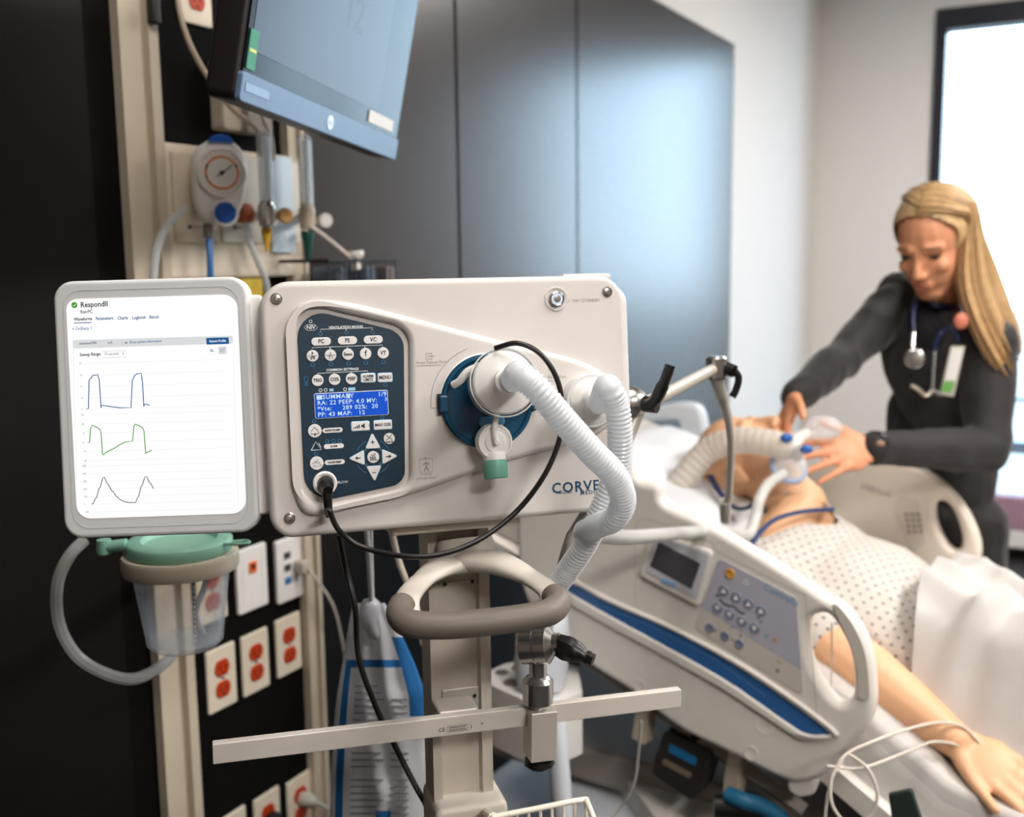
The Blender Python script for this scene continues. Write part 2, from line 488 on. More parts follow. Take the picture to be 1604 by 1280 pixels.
# window: dark frame, transoms, glass
M_frame = mat('dark_bronze_window_frame', (36, 38, 46), 0.4)
wt = thing('window_1', 'tall window with dark frame letting in cool daylight', None, G, G.p(WIN_N0, WIN_Z0, 0)); wt['kind'] = 'structure'
del wt['category']
q = MB()
fw = 0.052
q.box(G, WIN_N0 - .0, WIN_N0 + fw, WIN_Z0, WIN_Z1, -0.10, 0.02, M_frame)
q.box(G, WIN_N1 - fw, WIN_N1, WIN_Z0, WIN_Z1, -0.10, 0.02, M_frame)
q.box(G, WIN_N0 + fw, WIN_N1 - fw, WIN_Z1 - .10, WIN_Z1, -0.10, 0.02, M_frame)
q.box(G, WIN_N0 + fw, WIN_N1 - fw, WIN_Z0, WIN_Z0 + .05, -0.10, 0.02, M_frame)
q.build('window_frame', wt)
q = MB(); q.box(G, (WIN_N0 + WIN_N1) / 2 - .03, (WIN_N0 + WIN_N1) / 2 + .03, WIN_Z0 + .05, WIN_Z1 - .1, -0.09, 0.01, M_frame); q.build('mullion', wt)
M_tr = mat('grey_blue_transom', (128, 150, 172), 0.4)
for py, hh in ((626, 0.02), (702, 0.06)):
    z = G.uv(1585, py)[1]
    q = MB()
    for a, c in ((WIN_N0 + fw, (WIN_N0 + WIN_N1) / 2 - .03), ((WIN_N0 + WIN_N1) / 2 + .03, WIN_N1 - fw)):
        q.box(G, a, c, z - hh / 2, z + hh / 2, -0.07, -0.02, M_tr)
    q.build('transom', wt)
q = MB()
for a, c in ((WIN_N0 + fw, (WIN_N0 + WIN_N1) / 2 - .03), ((WIN_N0 + WIN_N1) / 2 + .03, WIN_N1 - fw)):
    q.box(G, a, c, WIN_Z0 + .05, WIN_Z1 - .1, -0.052, -0.046, glass('window_glass', (240, 248, 255), 0.0, 0.97))
q.build('glass_pane', wt)
# low convector below the window; its white bars stand in for strips of light
z0 = 0.02
rt_ = thing('radiator', 'long low slatted convector standing below the window', 'radiator', G, G.p(0.72, 0, 0.03))
zz = [G.uv(1590, y, 0.12)[1] for y in (832, 858, 896, 920, 950)]
q = MB(); q.box(G, .72, 1.78, z0, zz[0] - .002, 0.03, 0.1, M_black); q.build('core', rt_)
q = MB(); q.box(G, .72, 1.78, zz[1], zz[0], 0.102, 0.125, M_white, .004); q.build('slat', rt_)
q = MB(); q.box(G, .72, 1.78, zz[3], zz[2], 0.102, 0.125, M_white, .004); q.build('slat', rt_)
zc = [G.uv(1590, y, 0.3)[1] for y in (778, 826)]
q = MB(); q.box(G, .8, 1.7, zz[0] + .001, zz[0] + .001 + (zc[0] - zc[1]) + .02, 0.03, 0.12, mat('mauve_fabric', (168, 132, 150), 0.9, sheen=.3), .012)
q.build('bench_cushion', None, 'mauve cushion lying on the convector below the window', cat='cushion')

# head wall: dark lining on the left, glossy charcoal panels to the right
uA = W.uv(200, 700)[0]
post_w = 0.115
U0 = W.uv(214, 500, .03)[0]; U0b = W.uv(262, 500, .03)[0]
b = MB(); b.box(W, U_NEAR + .01, -0.26, 0.0, ROOM_H - .002, 0.001, 0.012, M_dark)
b.build('wall_panel', None, 'black laminate wall panel beside the broad beige post, behind the tablet', cat='wall panel')
UPOST = W.uv(497, 1000, .012)[0]
b = MB(); b.box(W, -0.259, UPOST - .002, 0.0, ROOM_H - .002, 0.001, 0.010, mat('black_backing', (12, 10, 8), .7, spec=.1))
b.build('wall_panel', None, 'black backing panel between the two beige posts', cat='wall panel')
s1 = W.uv(716, 250, .012)[0]; s2 = W.uv(903, 250, .012)[0]; s3 = W.uv(1147, 250, .012)[0]; ztop = W.uv(1147, 68, .012)[1]
gap = 0.012
names = ['charcoal wall panel right of the second beige post, behind the monitor', 'middle charcoal wall panel between the two dark seams', 'wide charcoal wall panel with the window glow, next to the white wall']
zlow = 1.16
for i, (a, c) in enumerate(((UPOST, s1 - gap / 2), (s1 + gap / 2, s2 - gap / 2), (s2 + gap / 2, s3))):
    b = MB(); b.box(W, a, c, 0.0 if i == 2 else zlow, ztop, 0.003, 0.014, M_panel)
    b.build('wall_panel', None, names[i], cat='wall panel')
b = MB(); b.box(W, UPOST, s3, 0, ztop - .001, 0.0005, 0.0025, M_black); b.build('trim_1', kind='structure')
for i, (a, c) in enumerate(((UPOST, s1 - gap / 2), (s1 + gap / 2, s2 - gap / 2))):
    b = MB(); b.box(W, a, c, 0.0, zlow - .006, 0.003, 0.012, mat('matte_black_laminate', (22, 18, 16), .6, spec=.2))  # added lower panels, dark and dull so no window glow shows on them
    b.build('wall_panel', None, ['matte black lower wall panel behind the printed plastic bag', 'matte black lower wall panel behind the stand and the head of the bed'][i], cat='wall panel')
# beige posts
def post(u0, u1, wide, label):
    b = MB(); w = u1 - u0
    prof = [(u0, .012), (u0, .030), (u0 + w * .55, .030), (u0 + w * .58, .022), (u0 + w * .68, .022), (u0 + w * .71, .036), (u0 + w * .97, .036), (u1, .030), (u1, .012)]
    lo, hi = 0.02, ROOM_H - .01
    vs = [W.p(u, lo, n) for u, n in prof] + [W.p(u, hi, n) for u, n in prof]; N = len(prof)
    fs = [(i, (i + 1) % N, (i + 1) % N + N, i + N) for i in range(N)] + [tuple(range(N)), tuple(range(N, 2 * N))]
    b.add(vs, fs, M_beige)
    return b.build('wall_post', None, label, smooth=25, cat='post')
def uw(px, py, n=0.03): return W.uv(px, py, n)[0]
post(uw(196, 200), uw(258, 200, .036), True, 'broad beige metal wall post behind the clear canister and the tablet')
post(uw(484, 1000), uw(508, 1000, .036), False, 'narrow beige metal wall post between the outlets and the charcoal panels')

# ---------------------------------------------------------------- outlets
M_ivory = mat('ivory_plate', (226, 214, 194), 0.4)
M_red = mat('orange_red_socket', (186, 60, 22), 0.35)
M_slot = mat('socket_slot', (70, 18, 10), 0.6)
def outlet_at(px, py):
    u, v = W.uv(px, py, .016); return W.p(u, v, 0.0105)
OF = Frame((0, 0, 0), W.ex)
def make_outlet(loc, label):
    t = thing('wall_outlet', label, 'outlet', W, loc, 'red duplex outlets on the head wall')
    fr = Frame(loc, W.ex)
    q = MB(); q.plate(fr, [rect(-.035, .035, -.057, .057, .004)], 0, .006, .0025, M_ivory); q.build('cover_plate', t)
    for s in (1, -1):
        q = MB(); o = s * .0195
        pts = [(x, y) for x, y in circ(0, o, .0172, 32)]
        pts = [(max(-.0172, min(.0172, x)), max(o - .0143, min(o + .0143, y))) for x, y in pts]
        q.plate(fr, [pts], .005, .0085, .0006, M_red)
        for dx, hh in ((-.0063, .0045), (.0063, .0038)): q.box(fr, dx - .0011, dx + .0011, o + .001 - hh, o + .001 + hh, .0085, .0088, M_slot)
        q.plate(fr, [circ(0, o - .009, .0024, 12)], .0085, .0088, 0, M_slot)
        q.build('socket', t)
    q = MB()
    for s in (0,): q.lathe(fr.p(0, s, .006), fr.ez, [(.003, 0), (.0028, .0008), (0, .001)], M_steel, 12)
    q.build('screw', t)
    return t
OL = [(348, 1062, 'red duplex outlet of the middle row, just under the clear canister'), (401, 1037, 'red duplex outlet of the middle row, with one on either side'),
      (453, 1010, 'red duplex outlet of the middle row, next to the narrow post'), (332, 925, 'red duplex outlet seen through the clear suction canister'),
      (306, -18, 'red duplex outlet at the top beside the hanging grey cable'),
      (366, 1320, 'leftmost duplex outlet of the bottom row, mostly out of view'), (420, 1287, 'duplex outlet of the bottom row with a black plug'),
      (470, 1259, 'duplex outlet of the bottom row with the orange tagged plug')]
o0 = make_outlet(outlet_at(OL[0][0], OL[0][1]), OL[0][2])
for px, py, lb in OL[1:]:
    copy_tree(o0, W.mat(outlet_at(px, py)), lb)
# plugs in the bottom row
pb = outlet_at(420, 1283); fr = Frame(pb, W.ex)
q = MB(); q.box(fr, -.014, .014, -.016, .014, .0085, .03, M_black, .004); q.tube(spline([fr.p(0, 0, .03), fr.p(0.0, 0, .05), fr.p(.01, -.06, .07), fr.p(.01, -.3, .06), fr.p(.0, -.55, .05)], 6), .004, M_black)
q.build('power_plug', None, 'black angled plug in the middle outlet of the bottom row', cat='plug')
pb = outlet_at(472, 1250); fr = Frame(pb, W.ex)
t = thing('power_plug', 'clear plug with an orange tag in the right outlet of the bottom row', 'plug', W, pb)
q = MB(); q.lathe(fr.p(0, 0, .0085), fr.ez, [(.014, 0), (.014, .018), (.008, .03), (.005, .034)], mat('clear_grey_plastic', (190, 186, 178), .25), 20)
q.build('plug_body', t)
q = MB(); q.tube(spline([fr.p(0, 0, .038), fr.p(.012, -.012, .05), fr.p(.03, -.035, .065), fr.p(.045, -.09, .08), fr.p(.05, -.35, .07)], 8), .0045, mat('grey_cord', (176, 170, 160), .4)); q.build('cord', t)
q = MB(); g = Frame(fr.p(.036, -.05, .062), W.ex, V3((0.2, 0.1, 1))); q.box(g, -.016, .016, -.02, .02, -.001, .001, mat('orange_tag', (226, 96, 52), .5)); q.build('tag', t)

# data plates
def plate2(px, py, w, h): pass
def big_plate(px, py, w, h, label):
    loc = outlet_at(px, py); t = thing('data_plate', label, 'wall plate', W, loc)
    fr = Frame(loc, W.ex)
    q = MB(); q.plate(fr, [rect(-w / 2, w / 2, -h / 2, h / 2, .005)], 0, .009, .003, M_white); q.build('cover_plate', t)
    return t, fr
t, fr = big_plate(394, 906, .078, .118, 'white data plate with a single orange jack')
q = MB(); q.plate(fr, [rect(-.026, .026, -.045, .045, .003), rect(-.0245, .0245, -.0435, .0435, .002)], .009, .0098, .0002, M_white)
q.plate(fr, [rect(-.0095, .0095, .012, .032, .002)], .009, .0115, .0005, mat('orange_jack', (232, 110, 40), .4))
q.box(fr, -.005, .005, .018, .028, .0115, .0118, M_slot); q.build('jack', t)
t, fr = big_plate(455, 890, .082, .122, 'white data plate with three coloured jacks and a grey plug')
for dv, c in ((.029, (70, 66, 64)), (.005, (60, 58, 58)), (-.020, (48, 110, 180))):
    q = MB(); q.plate(fr, [rect(-.021, -.004, dv - .006, dv + .006, .001)], .009, .0112, .0004, mat('jack_%d' % c[0], c, .5)); q.build('jack', t)
pb = fr.p(.012, .002, .0095)
t = thing('network_plug', 'grey plug with a thin grey cable in the three-jack data plate', 'plug', W, pb)
q = MB(); q.box(fr, .003, .024, -.012, .014, .0095, .034, mat('grey_plug', (188, 180, 170), .5), .004); q.build('plug_body', t)
q = MB(); q.tube(spline([fr.p(.016, 0, .034), W.hit(497, 910, .06), W.hit(522, 950, .07), W.hit(536, 1005, .06), W.hit(545, 1060, .05), W.hit(552, 1160, .04)], 8), .0028, mat('light_cable', (198, 190, 178), .5)); q.build('cord', t)

# ---------------------------------------------------------------- gas outlet panel, regulator, flowmeters
gp = W.hit(360, 330, 0)
t = thing('gas_outlet_console', 'cream gas outlet console on the wall behind the gauge and flowmeters', 'gas outlets', W, W.p(uw(360, 420, .01), W.uv(360, 440, .01)[1], .012))
fr = W
u0 = uw(262, 330); u1 = uw(474, 330); v0 = W.uv(360, 436, .02)[1]; v1 = W.uv(300, 228, .02)[1]
M_cream = mat('cream_plastic', (222, 210, 190), .4); M_cream2 = mat('pale_cream_plastic', (232, 226, 214), .4)
q = MB(); q.box(W, u0, u1, v0, v1, .0105, .03, M_cream, .006); q.build('housing', t)
for i in range(3):
    a = u0 + .01 + (u1 - u0 - .02) * i / 3; c = a + (u1 - u0 - .02) / 3 - .006
    q = MB(); q.plate(W, [rect(a, c, v0 + .06, v1 - .012, .006)], .0285, .037, .002, M_cream2 if i else M_cream)
    mid = (a + c) / 2; vv = v0 + .085
    q.stroke(W, [(mid - .02, vv), (mid + .02, vv)], .0012, .037, M_ink)
    q.plate(W, [circ(mid - .02, vv, .0032, 12)], .037, .0385, .0004, M_ink)
    q.build('outlet_module', t)
a, c = uw(425, 350, .038), uw(460, 350, .038)
q = MB(); q.box(W, a, c, W.uv(440, 395, .04)[1], W.uv(440, 350, .04)[1], .038, .0395, mat('blue_white_label', (214, 232, 244), .5)); q.text(W, '1', (a + c) / 2, W.uv(440, 372, .04)[1], .012, .0395, M_greyink); q.build('module_label', t, 'pale blue label')
q = MB(); q.box(W, a, c, W.uv(440, 330, .04)[1], W.uv(440, 245, .04)[1], .038, .0395, mat('blue_white_label', (214, 232, 244), .5)); q.build('module_label', t, 'pale blue label')
q = MB(); q.box(W, uw(378, 200, .1), uw(378, 200, .1) + .001, 1, 1.001, .1, .101, M_cream)
# yellow strip under the console
q = MB(); q.box(W, uw(372, 450, .03), uw(412, 450, .03), W.uv(390, 470, .03)[1], W.uv(390, 437, .03)[1], .0105, .03, mat('yellow_label', (214, 186, 66), .5), .002)
q.build('warning_label', None, 'yellow label block under the gas console', cat='label')

# suction regulator
RN = .10
cg = W.hit(345, 275, RN); R = Frame(cg, V3((.80, .60, 0)).normalized())       # turned a little toward the room
R = Frame(cg, V3((0.93, 0.36, 0)))
s = (cg.y) / F_PX
t = thing('suction_regulator', 'white wall suction regulator with round gauge and blue knob', 'regulator', R, R.p(0, -.06, 0))
def rp(px, py, n=0): return R.uv(px, py, n)
ol = spl2(R.uvs([(345, 214), (374, 228), (388, 255), (386, 300), (374, 335), (348, 352), (320, 345), (306, 320), (302, 280), (304, 240), (318, 224)]), 6)
q = MB(); q.plate(R, [ol], -.055, 0, .010, M_white, res=4)
q.tube([R.p(0, 0, -.05), W.p(*W.uv(345, 290, .03), .03)], .012, M_steel, 14)
q.build('housing', t)
c = rp(347, 271); rg = 38 * s
q = MB(); q.lathe(R.p(*c, 0), R.ez, [(rg, -.002), (rg, .004), (rg * .93, .007), (rg * .9, .005), (0, .005)], mat('gauge_face', (236, 232, 224), .3), 36)
q.build('gauge', t)
g = [x for x in t.children if x.name.startswith('gauge')][0]
q = MB()
ro = 24 * s
for a0, a1, cc in ((-200, 20, (222, 128, 58)), (30, 150, (226, 140, 60)), (150, 200, (40, 38, 40)), (20, 30, (60, 50, 44))):
    q.stroke(R, [(c[0] + ro * math.cos(math.radians(a)), c[1] + ro * math.sin(math.radians(a))) for a in range(a0, a1 + 1, 10)], .0034, .0055, mat('gauge_ring_%d' % cc[0], cc, .5))
for a in range(0, 360, 15):
    ca, sa = math.cos(math.radians(a)), math.sin(math.radians(a))
    q.stroke(R, [(c[0] + ca * rg * .78, c[1] + sa * rg * .78), (c[0] + ca * rg * .86, c[1] + sa * rg * .86)], .0008, .0055, M_greyink)
q.build('scale_ring', g)
q = MB(); q.stroke(R, [(c[0] - .008, c[1] - .006), (c[0] + .017, c[1] + .012)], .0014, .0065, M_ink, .0006); q.lathe(R.p(*c, .005), R.ez, [(.0035, 0), (.003, .003), (0, .0035)], M_ink, 12); q.build('needle', g)
M_blue = mat('bright_blue_plastic', (32, 96, 196), .35)
q = MB(); a = rp(346, 222); q.plate(R, [[(a[0] + .019 * math.cos(math.radians(x)), a[1] - .001 + .012 * math.sin(math.radians(x))) for x in range(0, 181, 12)]], -.02, .0045, .001, M_blue); q.build('blue_cap', t, 'blue cap')
a = rp(351, 334)
q = MB(); q.lathe(R.p(*a, -.002), R.ez, [(.0215, 0), (.0215, .016), (.019, .018), (.0165, .018)], M_white, 28, cap=False); q.lathe(R.p(*a, 0), R.ez, [(.0165, .0), (.0165, .0175), (.012, .0195), (0, .0195)], M_blue, 28); q.build('knob', t, 'blue centred knob')
q = MB(); q.tube([R.p(*rp(328, 350), -.02), R.p(*rp(328, 372), -.02)], .008, mat('grey_nipple', (120, 112, 104), .4), 14); q.build('port', t)
cable('suction_tube', [R.p(*rp(329, 372), -.02), R.p(*rp(330, 395), -.015), R.p(*rp(331, 440), -.012), R.p(*rp(333, 520), -.012)], .0055, mat('blue_tubing', (36, 106, 176), .35), 'short blue tube hanging from the suction regulator', 'tube')
M_clear = glass('clear_tubing', (225, 228, 226), .12, .45, (235, 238, 240))
cable('suction_tube', [W.hit(292, 325, .07), W.hit(265, 350, .07), W.hit(247, 385, .07), W.hit(240, 440, .07), W.hit(238, 560, .07)], .0062, M_clear, 'clear tube curving down left of the suction regulator', 'tube')
cable('suction_tube', [W.hit(384, 350, .06), W.hit(392, 380, .065), W.hit(404, 410, .07), W.hit(418, 450, .07), W.hit(430, 540, .07)], .0062, M_clear, 'clear tube dropping between the regulator and the flowmeters', 'tube')
# flowmeters
def flowmeter(px, label, orange, Yn, top, bot, ky):
    base = W.hit(px, bot, Yn); t = thing('flowmeter', label, 'flowmeter', W, base)
    k = base.y / F_PX
    h = (bot - top) * k * 1.01
    q = MB(); q.lathe(base, (0, 0, 1), [(.0105, -.028), (.014, -.024), (.0145, .006), (.0115, .012), (.0115, .016)], M_beige if not orange else M_steel, 20); q.build('valve_body', t)
    q = MB(); q.lathe(base + V3((0, 0, .014)), (0, 0, 1), [(.0125, 0), (.0125, h - .01), (.009, h - .003), (0.002, h)], glass('flow_tube', (230, 240, 248), .05, .8), 20); q.build('outer_tube', t)
    q = MB(); q.lathe(base + V3((.003, 0, .014)), (0, 0, 1), [(.0068, .002), (.0068, h - .012), (0, h - .008)], mat('frosted_tube', (240, 248, 255), .15, translu=.15), 14); q.build('inner_tube', t)
    kc = W.hit(px + 27, ky, Yn + .012)
    d = (V3((.5, -.86, 0))).normalized()
    q = MB(); q.lathe(kc, d, [(.006, -.03), (.006, -.004), (.0125, -.003), (.0135, .006), (.011, .011), (0, .011)], mat('amber_knob', (226, 178, 112), .35) if orange else M_white, 20); q.build('knob', t, 'amber knob' if orange else 'white knob')
    q = MB(); q.tube([base, W.p(*W.uv(px - 6, bot + 2, .03), .036)], .0075, M_steel, 12); q.build('inlet', t)
    return t, base
t1, b1 = flowmeter(418, 'flowmeter with an amber knob and clear upright tube', True, .10, 222, 330, 338)
t2, b2 = flowmeter(481, 'flowmeter with a white knob and clear upright tube, the right-hand one', False, .10, 228, 334, 346)
q = MB(); q.lathe(W.hit(389, 334, .055), W.ez, [(.016, -.018), (.016, .0), (.01, .004)], mat('terracotta_collar', (186, 96, 56), .5), 20)
q.build('gas_collar', None, 'terracotta collar on the gas outlet beside the blue knob', cat='collar')
q = MB(); q.lathe(W.hit(417, 352, .08), (0, 0, -1), [(.009, 0), (.0085, .015), (.004, .035), (.003, .045)], mat('yellow_adapter', (226, 176, 52), .4), 14)
q.build('tube_adapter', None, 'yellow tapered tube adapter under the amber-knob flowmeter', cat='adapter')
q = MB(); q.lathe(W.hit(481, 362, .10), (0, 0, -1), [(.011, 0), (.012, .01), (.009, .016), (.006, .05)], mat('dark_green_adapter', (22, 78, 68), .4), 14)
q.build('tube_adapter', None, 'dark green tube adapter under the right-hand flowmeter', cat='adapter')
q = MB(); q.tube(spline([W.hit(486, 355, .11), W.hit(505, 368, .12), W.hit(530, 388, .13), W.hit(548, 404, .13)], 6), .0045, mat('ivory_tube', (206, 194, 184), .4)); q.lathe(W.hit(555, 396, .13), (0.1, 0, -1), [(.017, -.003), (.0175, .003), (.016, .008), (.009, .014), (.009, .03), (.004, .034)], mat('ivory_funnel', (226, 220, 212), .35), 20)
q.build('suction_wand', None, 'ivory suction handpiece resting on the black wire basket', cat='suction wand')
# wire basket (black) on the wall
t = thing('wire_basket', 'black wire basket on the wall beside the flowmeters', 'basket', W, W.p(uw(560, 430, .05), W.uv(560, 470, .05)[1], .012))
bu0, bu1 = uw(486, 407, .1), uw(612, 407, .13); bz1 = W.uv(560, 408, .12)[1]; bz0 = bz1 - .12
q = MB()
for z in (bz1, bz0):
    q.tube([W.p(bu0, z, .02), W.p(bu0, z, .14), W.p(bu1, z, .14), W.p(bu1, z, .02), W.p(bu0, z, .02)], .0032, M_black, 8)
q.build('rim', t)
q = MB()
for i in range(14):
    u = bu0 + (bu1 - bu0) * i / 13
    q.tube([W.p(u, bz1, .14), W.p(u, bz0, .14), W.p(u, bz0, .02)], .0016, M_black, 6)
for z in (bz0 + .04, bz0 + .08): q.tube([W.p(bu0, z, .14), W.p(bu1, z, .14)], .0016, M_black, 6)
q.build('wire_side', t)
for px, cc, w in ((530, (90, 104, 120), .03), (575, (78, 90, 108), .04), (605, (104, 92, 84), .03)):
    u = uw(px, 425, .1); q = MB(); q.box(W, u - w / 2, u + w / 2, bz0 + .004, bz1 - .012, .05, .11, mat('pack_%d' % cc[0], cc, .4), .004)
    q.build('supply_pack', None, {530: 'slate supply pack in the black basket, nearest the post', 575: 'blue-grey supply pack in the middle of the black basket', 605: 'brownish supply pack at the right end of the black basket'}[px], cat='pack')
# hanging cable and connector box above
cable('power_cable', [W.hit(276, -40, .04), W.hit(282, 20, .05), W.hit(300, 75, .06), W.hit(333, 132, .07), W.hit(366, 172, .08), W.hit(398, 198, .085), W.hit(410, 216, .09), W.hit(408, 245, .09)], .0045, mat('taupe_cable', (190, 174, 152), .5), 'taupe cable hanging down from the top outlet', 'cable')
cable('power_cable', [W.hit(404, 150, .09), W.hit(412, 185, .1), W.hit(424, 215, .1), W.hit(428, 250, .09)], .004, mat('pale_cable', (206, 196, 184), .5), 'pale cable falling from behind the monitor', 'cable')
t = thing('junction_box', 'taupe junction box on the wall under the tilted monitor', 'junction box', W, W.hit(392, 190, .02))
q = MB(); q.box(W, uw(350, 180, .04), uw(380, 180, .04), W.uv(372, 205, .04)[1], W.uv(372, 100, .04)[1], .0105, .04, M_beige, .003)
q.box(W, uw(381, 180, .04), uw(420, 180, .04), W.uv(400, 210, .04)[1], W.uv(400, 100, .04)[1], .0105, .05, mat('taupe_box', (150, 140, 128), .5), .003); q.build('housing', t)
q = MB(); q.box(W, uw(232, 20, .04), uw(246, 20, .04), W.uv(238, 38, .04)[1], W.uv(238, -30, .04)[1], .036, .05, M_black, .003)
q.build('rail_clip', None, 'small black clip on the broad beige post near the top', cat='clip')

# ---------------------------------------------------------------- tilted monitor
dcam = V3((407, -162, 1650)).normalized(); ucam = V3((.18, -1, -.142)).normalized()
dx = (MW @ dcam).normalized(); ux = (MW @ ucam).normalized()
mo = at(370, 157, 1.28)
D = Frame(mo, dx, ux)
du = D.uv(616, 251)[0]
t = thing('monitor', 'grey wall monitor hanging tilted above the flowmeters, reflecting the window', 'monitor', D, D.p(du / 2, 0, -.03))
M_mgrey = mat('slate_monitor_plastic', (92, 116, 142), .35)
HM = .34; chin = D.uv(372, 107)[1]
q = MB(); q.plate(D, [rect(0, du, 0, HM, .012)], -.045, -.001, .008, mat('dark_monitor_back', (34, 30, 30), .4)); q.build('back_shell', t)
q = MB(); q.plate(D, [rpoly([(0, 0), (du, 0), (du, chin), (0, chin)], .006)], -.004, .004, .0015, M_mgrey)
a = D.uv(403, 143, .004); q.box(D, a[0] - .03, a[0] + .03, a[1] - .005, a[1] + .005, .004, .0048, mat('slot_grey', (120, 146, 170), .3))
a = D.uv(517, 192, .004); q.plate(D, [circ(a[0], a[1], .010)], .004, .005, .0002, mat('pale_logo', (214, 226, 236), .3))
q.text(D, 'hp', a[0], a[1], .012, .0051, M_mgrey)
q.build('chin', t, 'slate grey lower bezel')
q = MB(); q.box(D, .004, du - .004, chin + .0005, HM - .004, -.003, .001, mat('screen_glass', (16, 18, 26), .15, spec=.1, vary=0)); q.build('bezel', t)
sc0 = D.uv(393, 77, .001); sc1 = D.uv(584, 172, .001)
q = MB(); q.box(D, sc0[0], sc1[0] + .02, max(sc0[1], chin + .015), HM - .02, .001, .0016, emat('monitor_image', (104, 116, 130), .6, (30, 34, 40), .2, .08))
q.text(D, '12', du * .55, chin + .14, .07, .0017, emat('monitor_digits', (122, 136, 152), .65)); q.build('screen', t)
a = D.uv(597, 189, .002)
q = MB(); q.box(D, a[0] - .052, a[0] + .052, a[1] - .010, a[1] + .008, .0015, .003, mat('asset_label', (222, 220, 214), .5)); q.build('label', t, 'white asset label')
a = D.uv(386, 92, .002)
q = MB(); q.box(D, .008, .028, chin + .004, chin + .05, .0015, .003, mat('green_sticker', (64, 140, 110), .5)); q.box(D, .010, .026, chin + .024, chin + .028, .003, .0033, mat('yellow_line', (210, 214, 120), .5)); q.build('sticker', t, 'green sticker')
q = MB(); q.tube([D.p(du / 2, HM * .6, -.04), D.p(du / 2, HM * .6, -.09), W.p(.22, 2.25, .2), W.p(.2, 2.25, .012)], .022, M_black, 14); q.build('mount_arm', t)
# ================================================================= ventilator on its stand
VF = Frame((-0.0575, 1.0655, 1.3554), (0.959, 0.2835, 0.0009), (-0.03, 0.0981, 0.9947))
M_navy = mat('navy_keypad', (6, 42, 60), 0.42, vary=.03)
M_key = mat('key_white', (222, 222, 220), 0.5)
M_keyblue = mat('key_outline_blue', (150, 200, 232), 0.5)
M_ltblue = mat('print_blue', (52, 128, 176), 0.5)
M_print = mat('print_white', (222, 228, 230), 0.5)
vt = thing('ventilator', 'white boxy ventilator with navy keypad and blue display on the stand', 'ventilator', VF, VF.p(0, -.1255, -.05))
ou = spl = rpoly(VF.uvs([(404, 441), (977, 430), (991, 797), (426, 846)]), [.030, .030, .016, .022], 8)
q = MB(); q.plate(VF, [ou], -.030, 0, .006, M_vent, res=5); q.build('front_shell', vt, smooth=50)
inn = rpoly(VF.uvs([(414, 452), (983, 444), (995, 785), (434, 834)], -.03), .022, 8)
q = MB(); q.plate(VF, [inn], -.15, -.0302, .006, mat('rear_shell', (206, 206, 208), .4))
a = VF.uv(915, 431, -.04); q.box(VF, a[0] - .028, a[0] + .028, a[1] - .006, a[1] + .001, -.07, -.032, M_vent, .002)
q.build('rear_shell', vt, smooth=50)
# raised wedge around the ports with an opening for the keypad
wedge = [(452, 520), (462, 484), (496, 470), (560, 477), (660, 502), (780, 533), (900, 563), (950, 590), (966, 628), (955, 665), (905, 692), (780, 727), (650, 772), (560, 794), (492, 808), (466, 790), (458, 740), (454, 640)]
wo = [(x, y) for x, y in spl2(VF.uvs(wedge), 6)]
kp = rpoly(VF.uvs([(466, 486), (500, 485), (560, 501), (612, 516), (632, 752), (562, 778), (514, 785), (480, 776)]), .0005)
kp = rpoly(VF.uvs([(464, 480), (632, 521), (634, 757), (478, 790)]), [.024, .020, .016, .026], 8)
def scale_poly(P, d):
    cxx = sum(p[0] for p in P) / len(P); cyy = sum(p[1] for p in P) / len(P)
    us = [abs(p[0] - cxx) for p in P]; vs = [abs(p[1] - cyy) for p in P]
    fu = 1 + d / max(us); fv = 1 + d / max(vs)
    return [(cxx + (p[0] - cxx) * fu, cyy + (p[1] - cyy) * fv) for p in P]
q = MB(); q.plate(VF, [wo, scale_poly(kp, .0052)], -.012, .0070, .0066, M_vent, res=8); q.build('raised_panel', vt, smooth=60)
kpan = MB(); kpan.plate(VF, [kp], -.001, .0022, .0006, M_navy)
N0 = .0023
def K(px, py): return VF.uv(px, py, N0)
# keypad print
def line(pts, w=.0005, m=None): kpan.stroke(VF, [K(*p) for p in pts], w, N0, m or M_print)
def ringpt(px, py, r, m=None, w=.0005): 
    a = K(px, py); kpan.stroke(VF, circ(a[0], a[1], r, 14), w, N0, m or M_ltblue, closed=True)
KT = -0.035
def ktext(s, px, py, size, m=None, **k): a = K(px, py); kpan.text(VF, s, a[0], a[1], size, N0, m or M_print, rot=.0, **k)
a = K(487, 513); w, h = .0065, .0028
kpan.stroke(VF, [(a[0] - w, a[1]), (a[0] - w + .0028, a[1] + h), (a[0] + w - .0028, a[1] + h), (a[0] + w, a[1]), (a[0] + w - .0028, a[1] - h), (a[0] - w + .0028, a[1] - h)], .0004, N0, M_print, closed=True)
ktext('NIV', 487, 513, .0052, bold=.0001)
ringpt(486.5, 503.5, .0014, M_print)
ktext('VENTILATION MODES', 542, 512.5, .0034, bold=.0001)
line([(502, 520), (502, 516), (583, 513.5), (583, 517)]); line([(542, 515), (542, 518)])
for x, y in ((502, 523), (543, 521), (583.5, 520)): ringpt(x, y, .0017)
line([(489, 547), (489, 544.5), (599, 540.5), (599.5, 545)])
for x, y in ((517, 544), (544, 543), (571.5, 542)): line([(x, y), (x, y + 4)])
for x, y in ((490, 571.5), (518, 570.5), (546, 569.5), (573, 568), (601, 567)): ringpt(x, y, .0019)
ktext('COMMON SETTINGS', 536.5, 579, .0034, bold=.0001)
line([(497, 588), (497, 585), (576, 581), (576.5, 585)]); line([(523, 584), (523, 587)]); line([(550, 582.5), (550, 586)])
ringpt(480, 602, .0015); a = K(479.5, 594); kpan.stroke(VF, circ(a[0], a[1], .0018, 12, .003), .0004, N0, M_ltblue, closed=True)
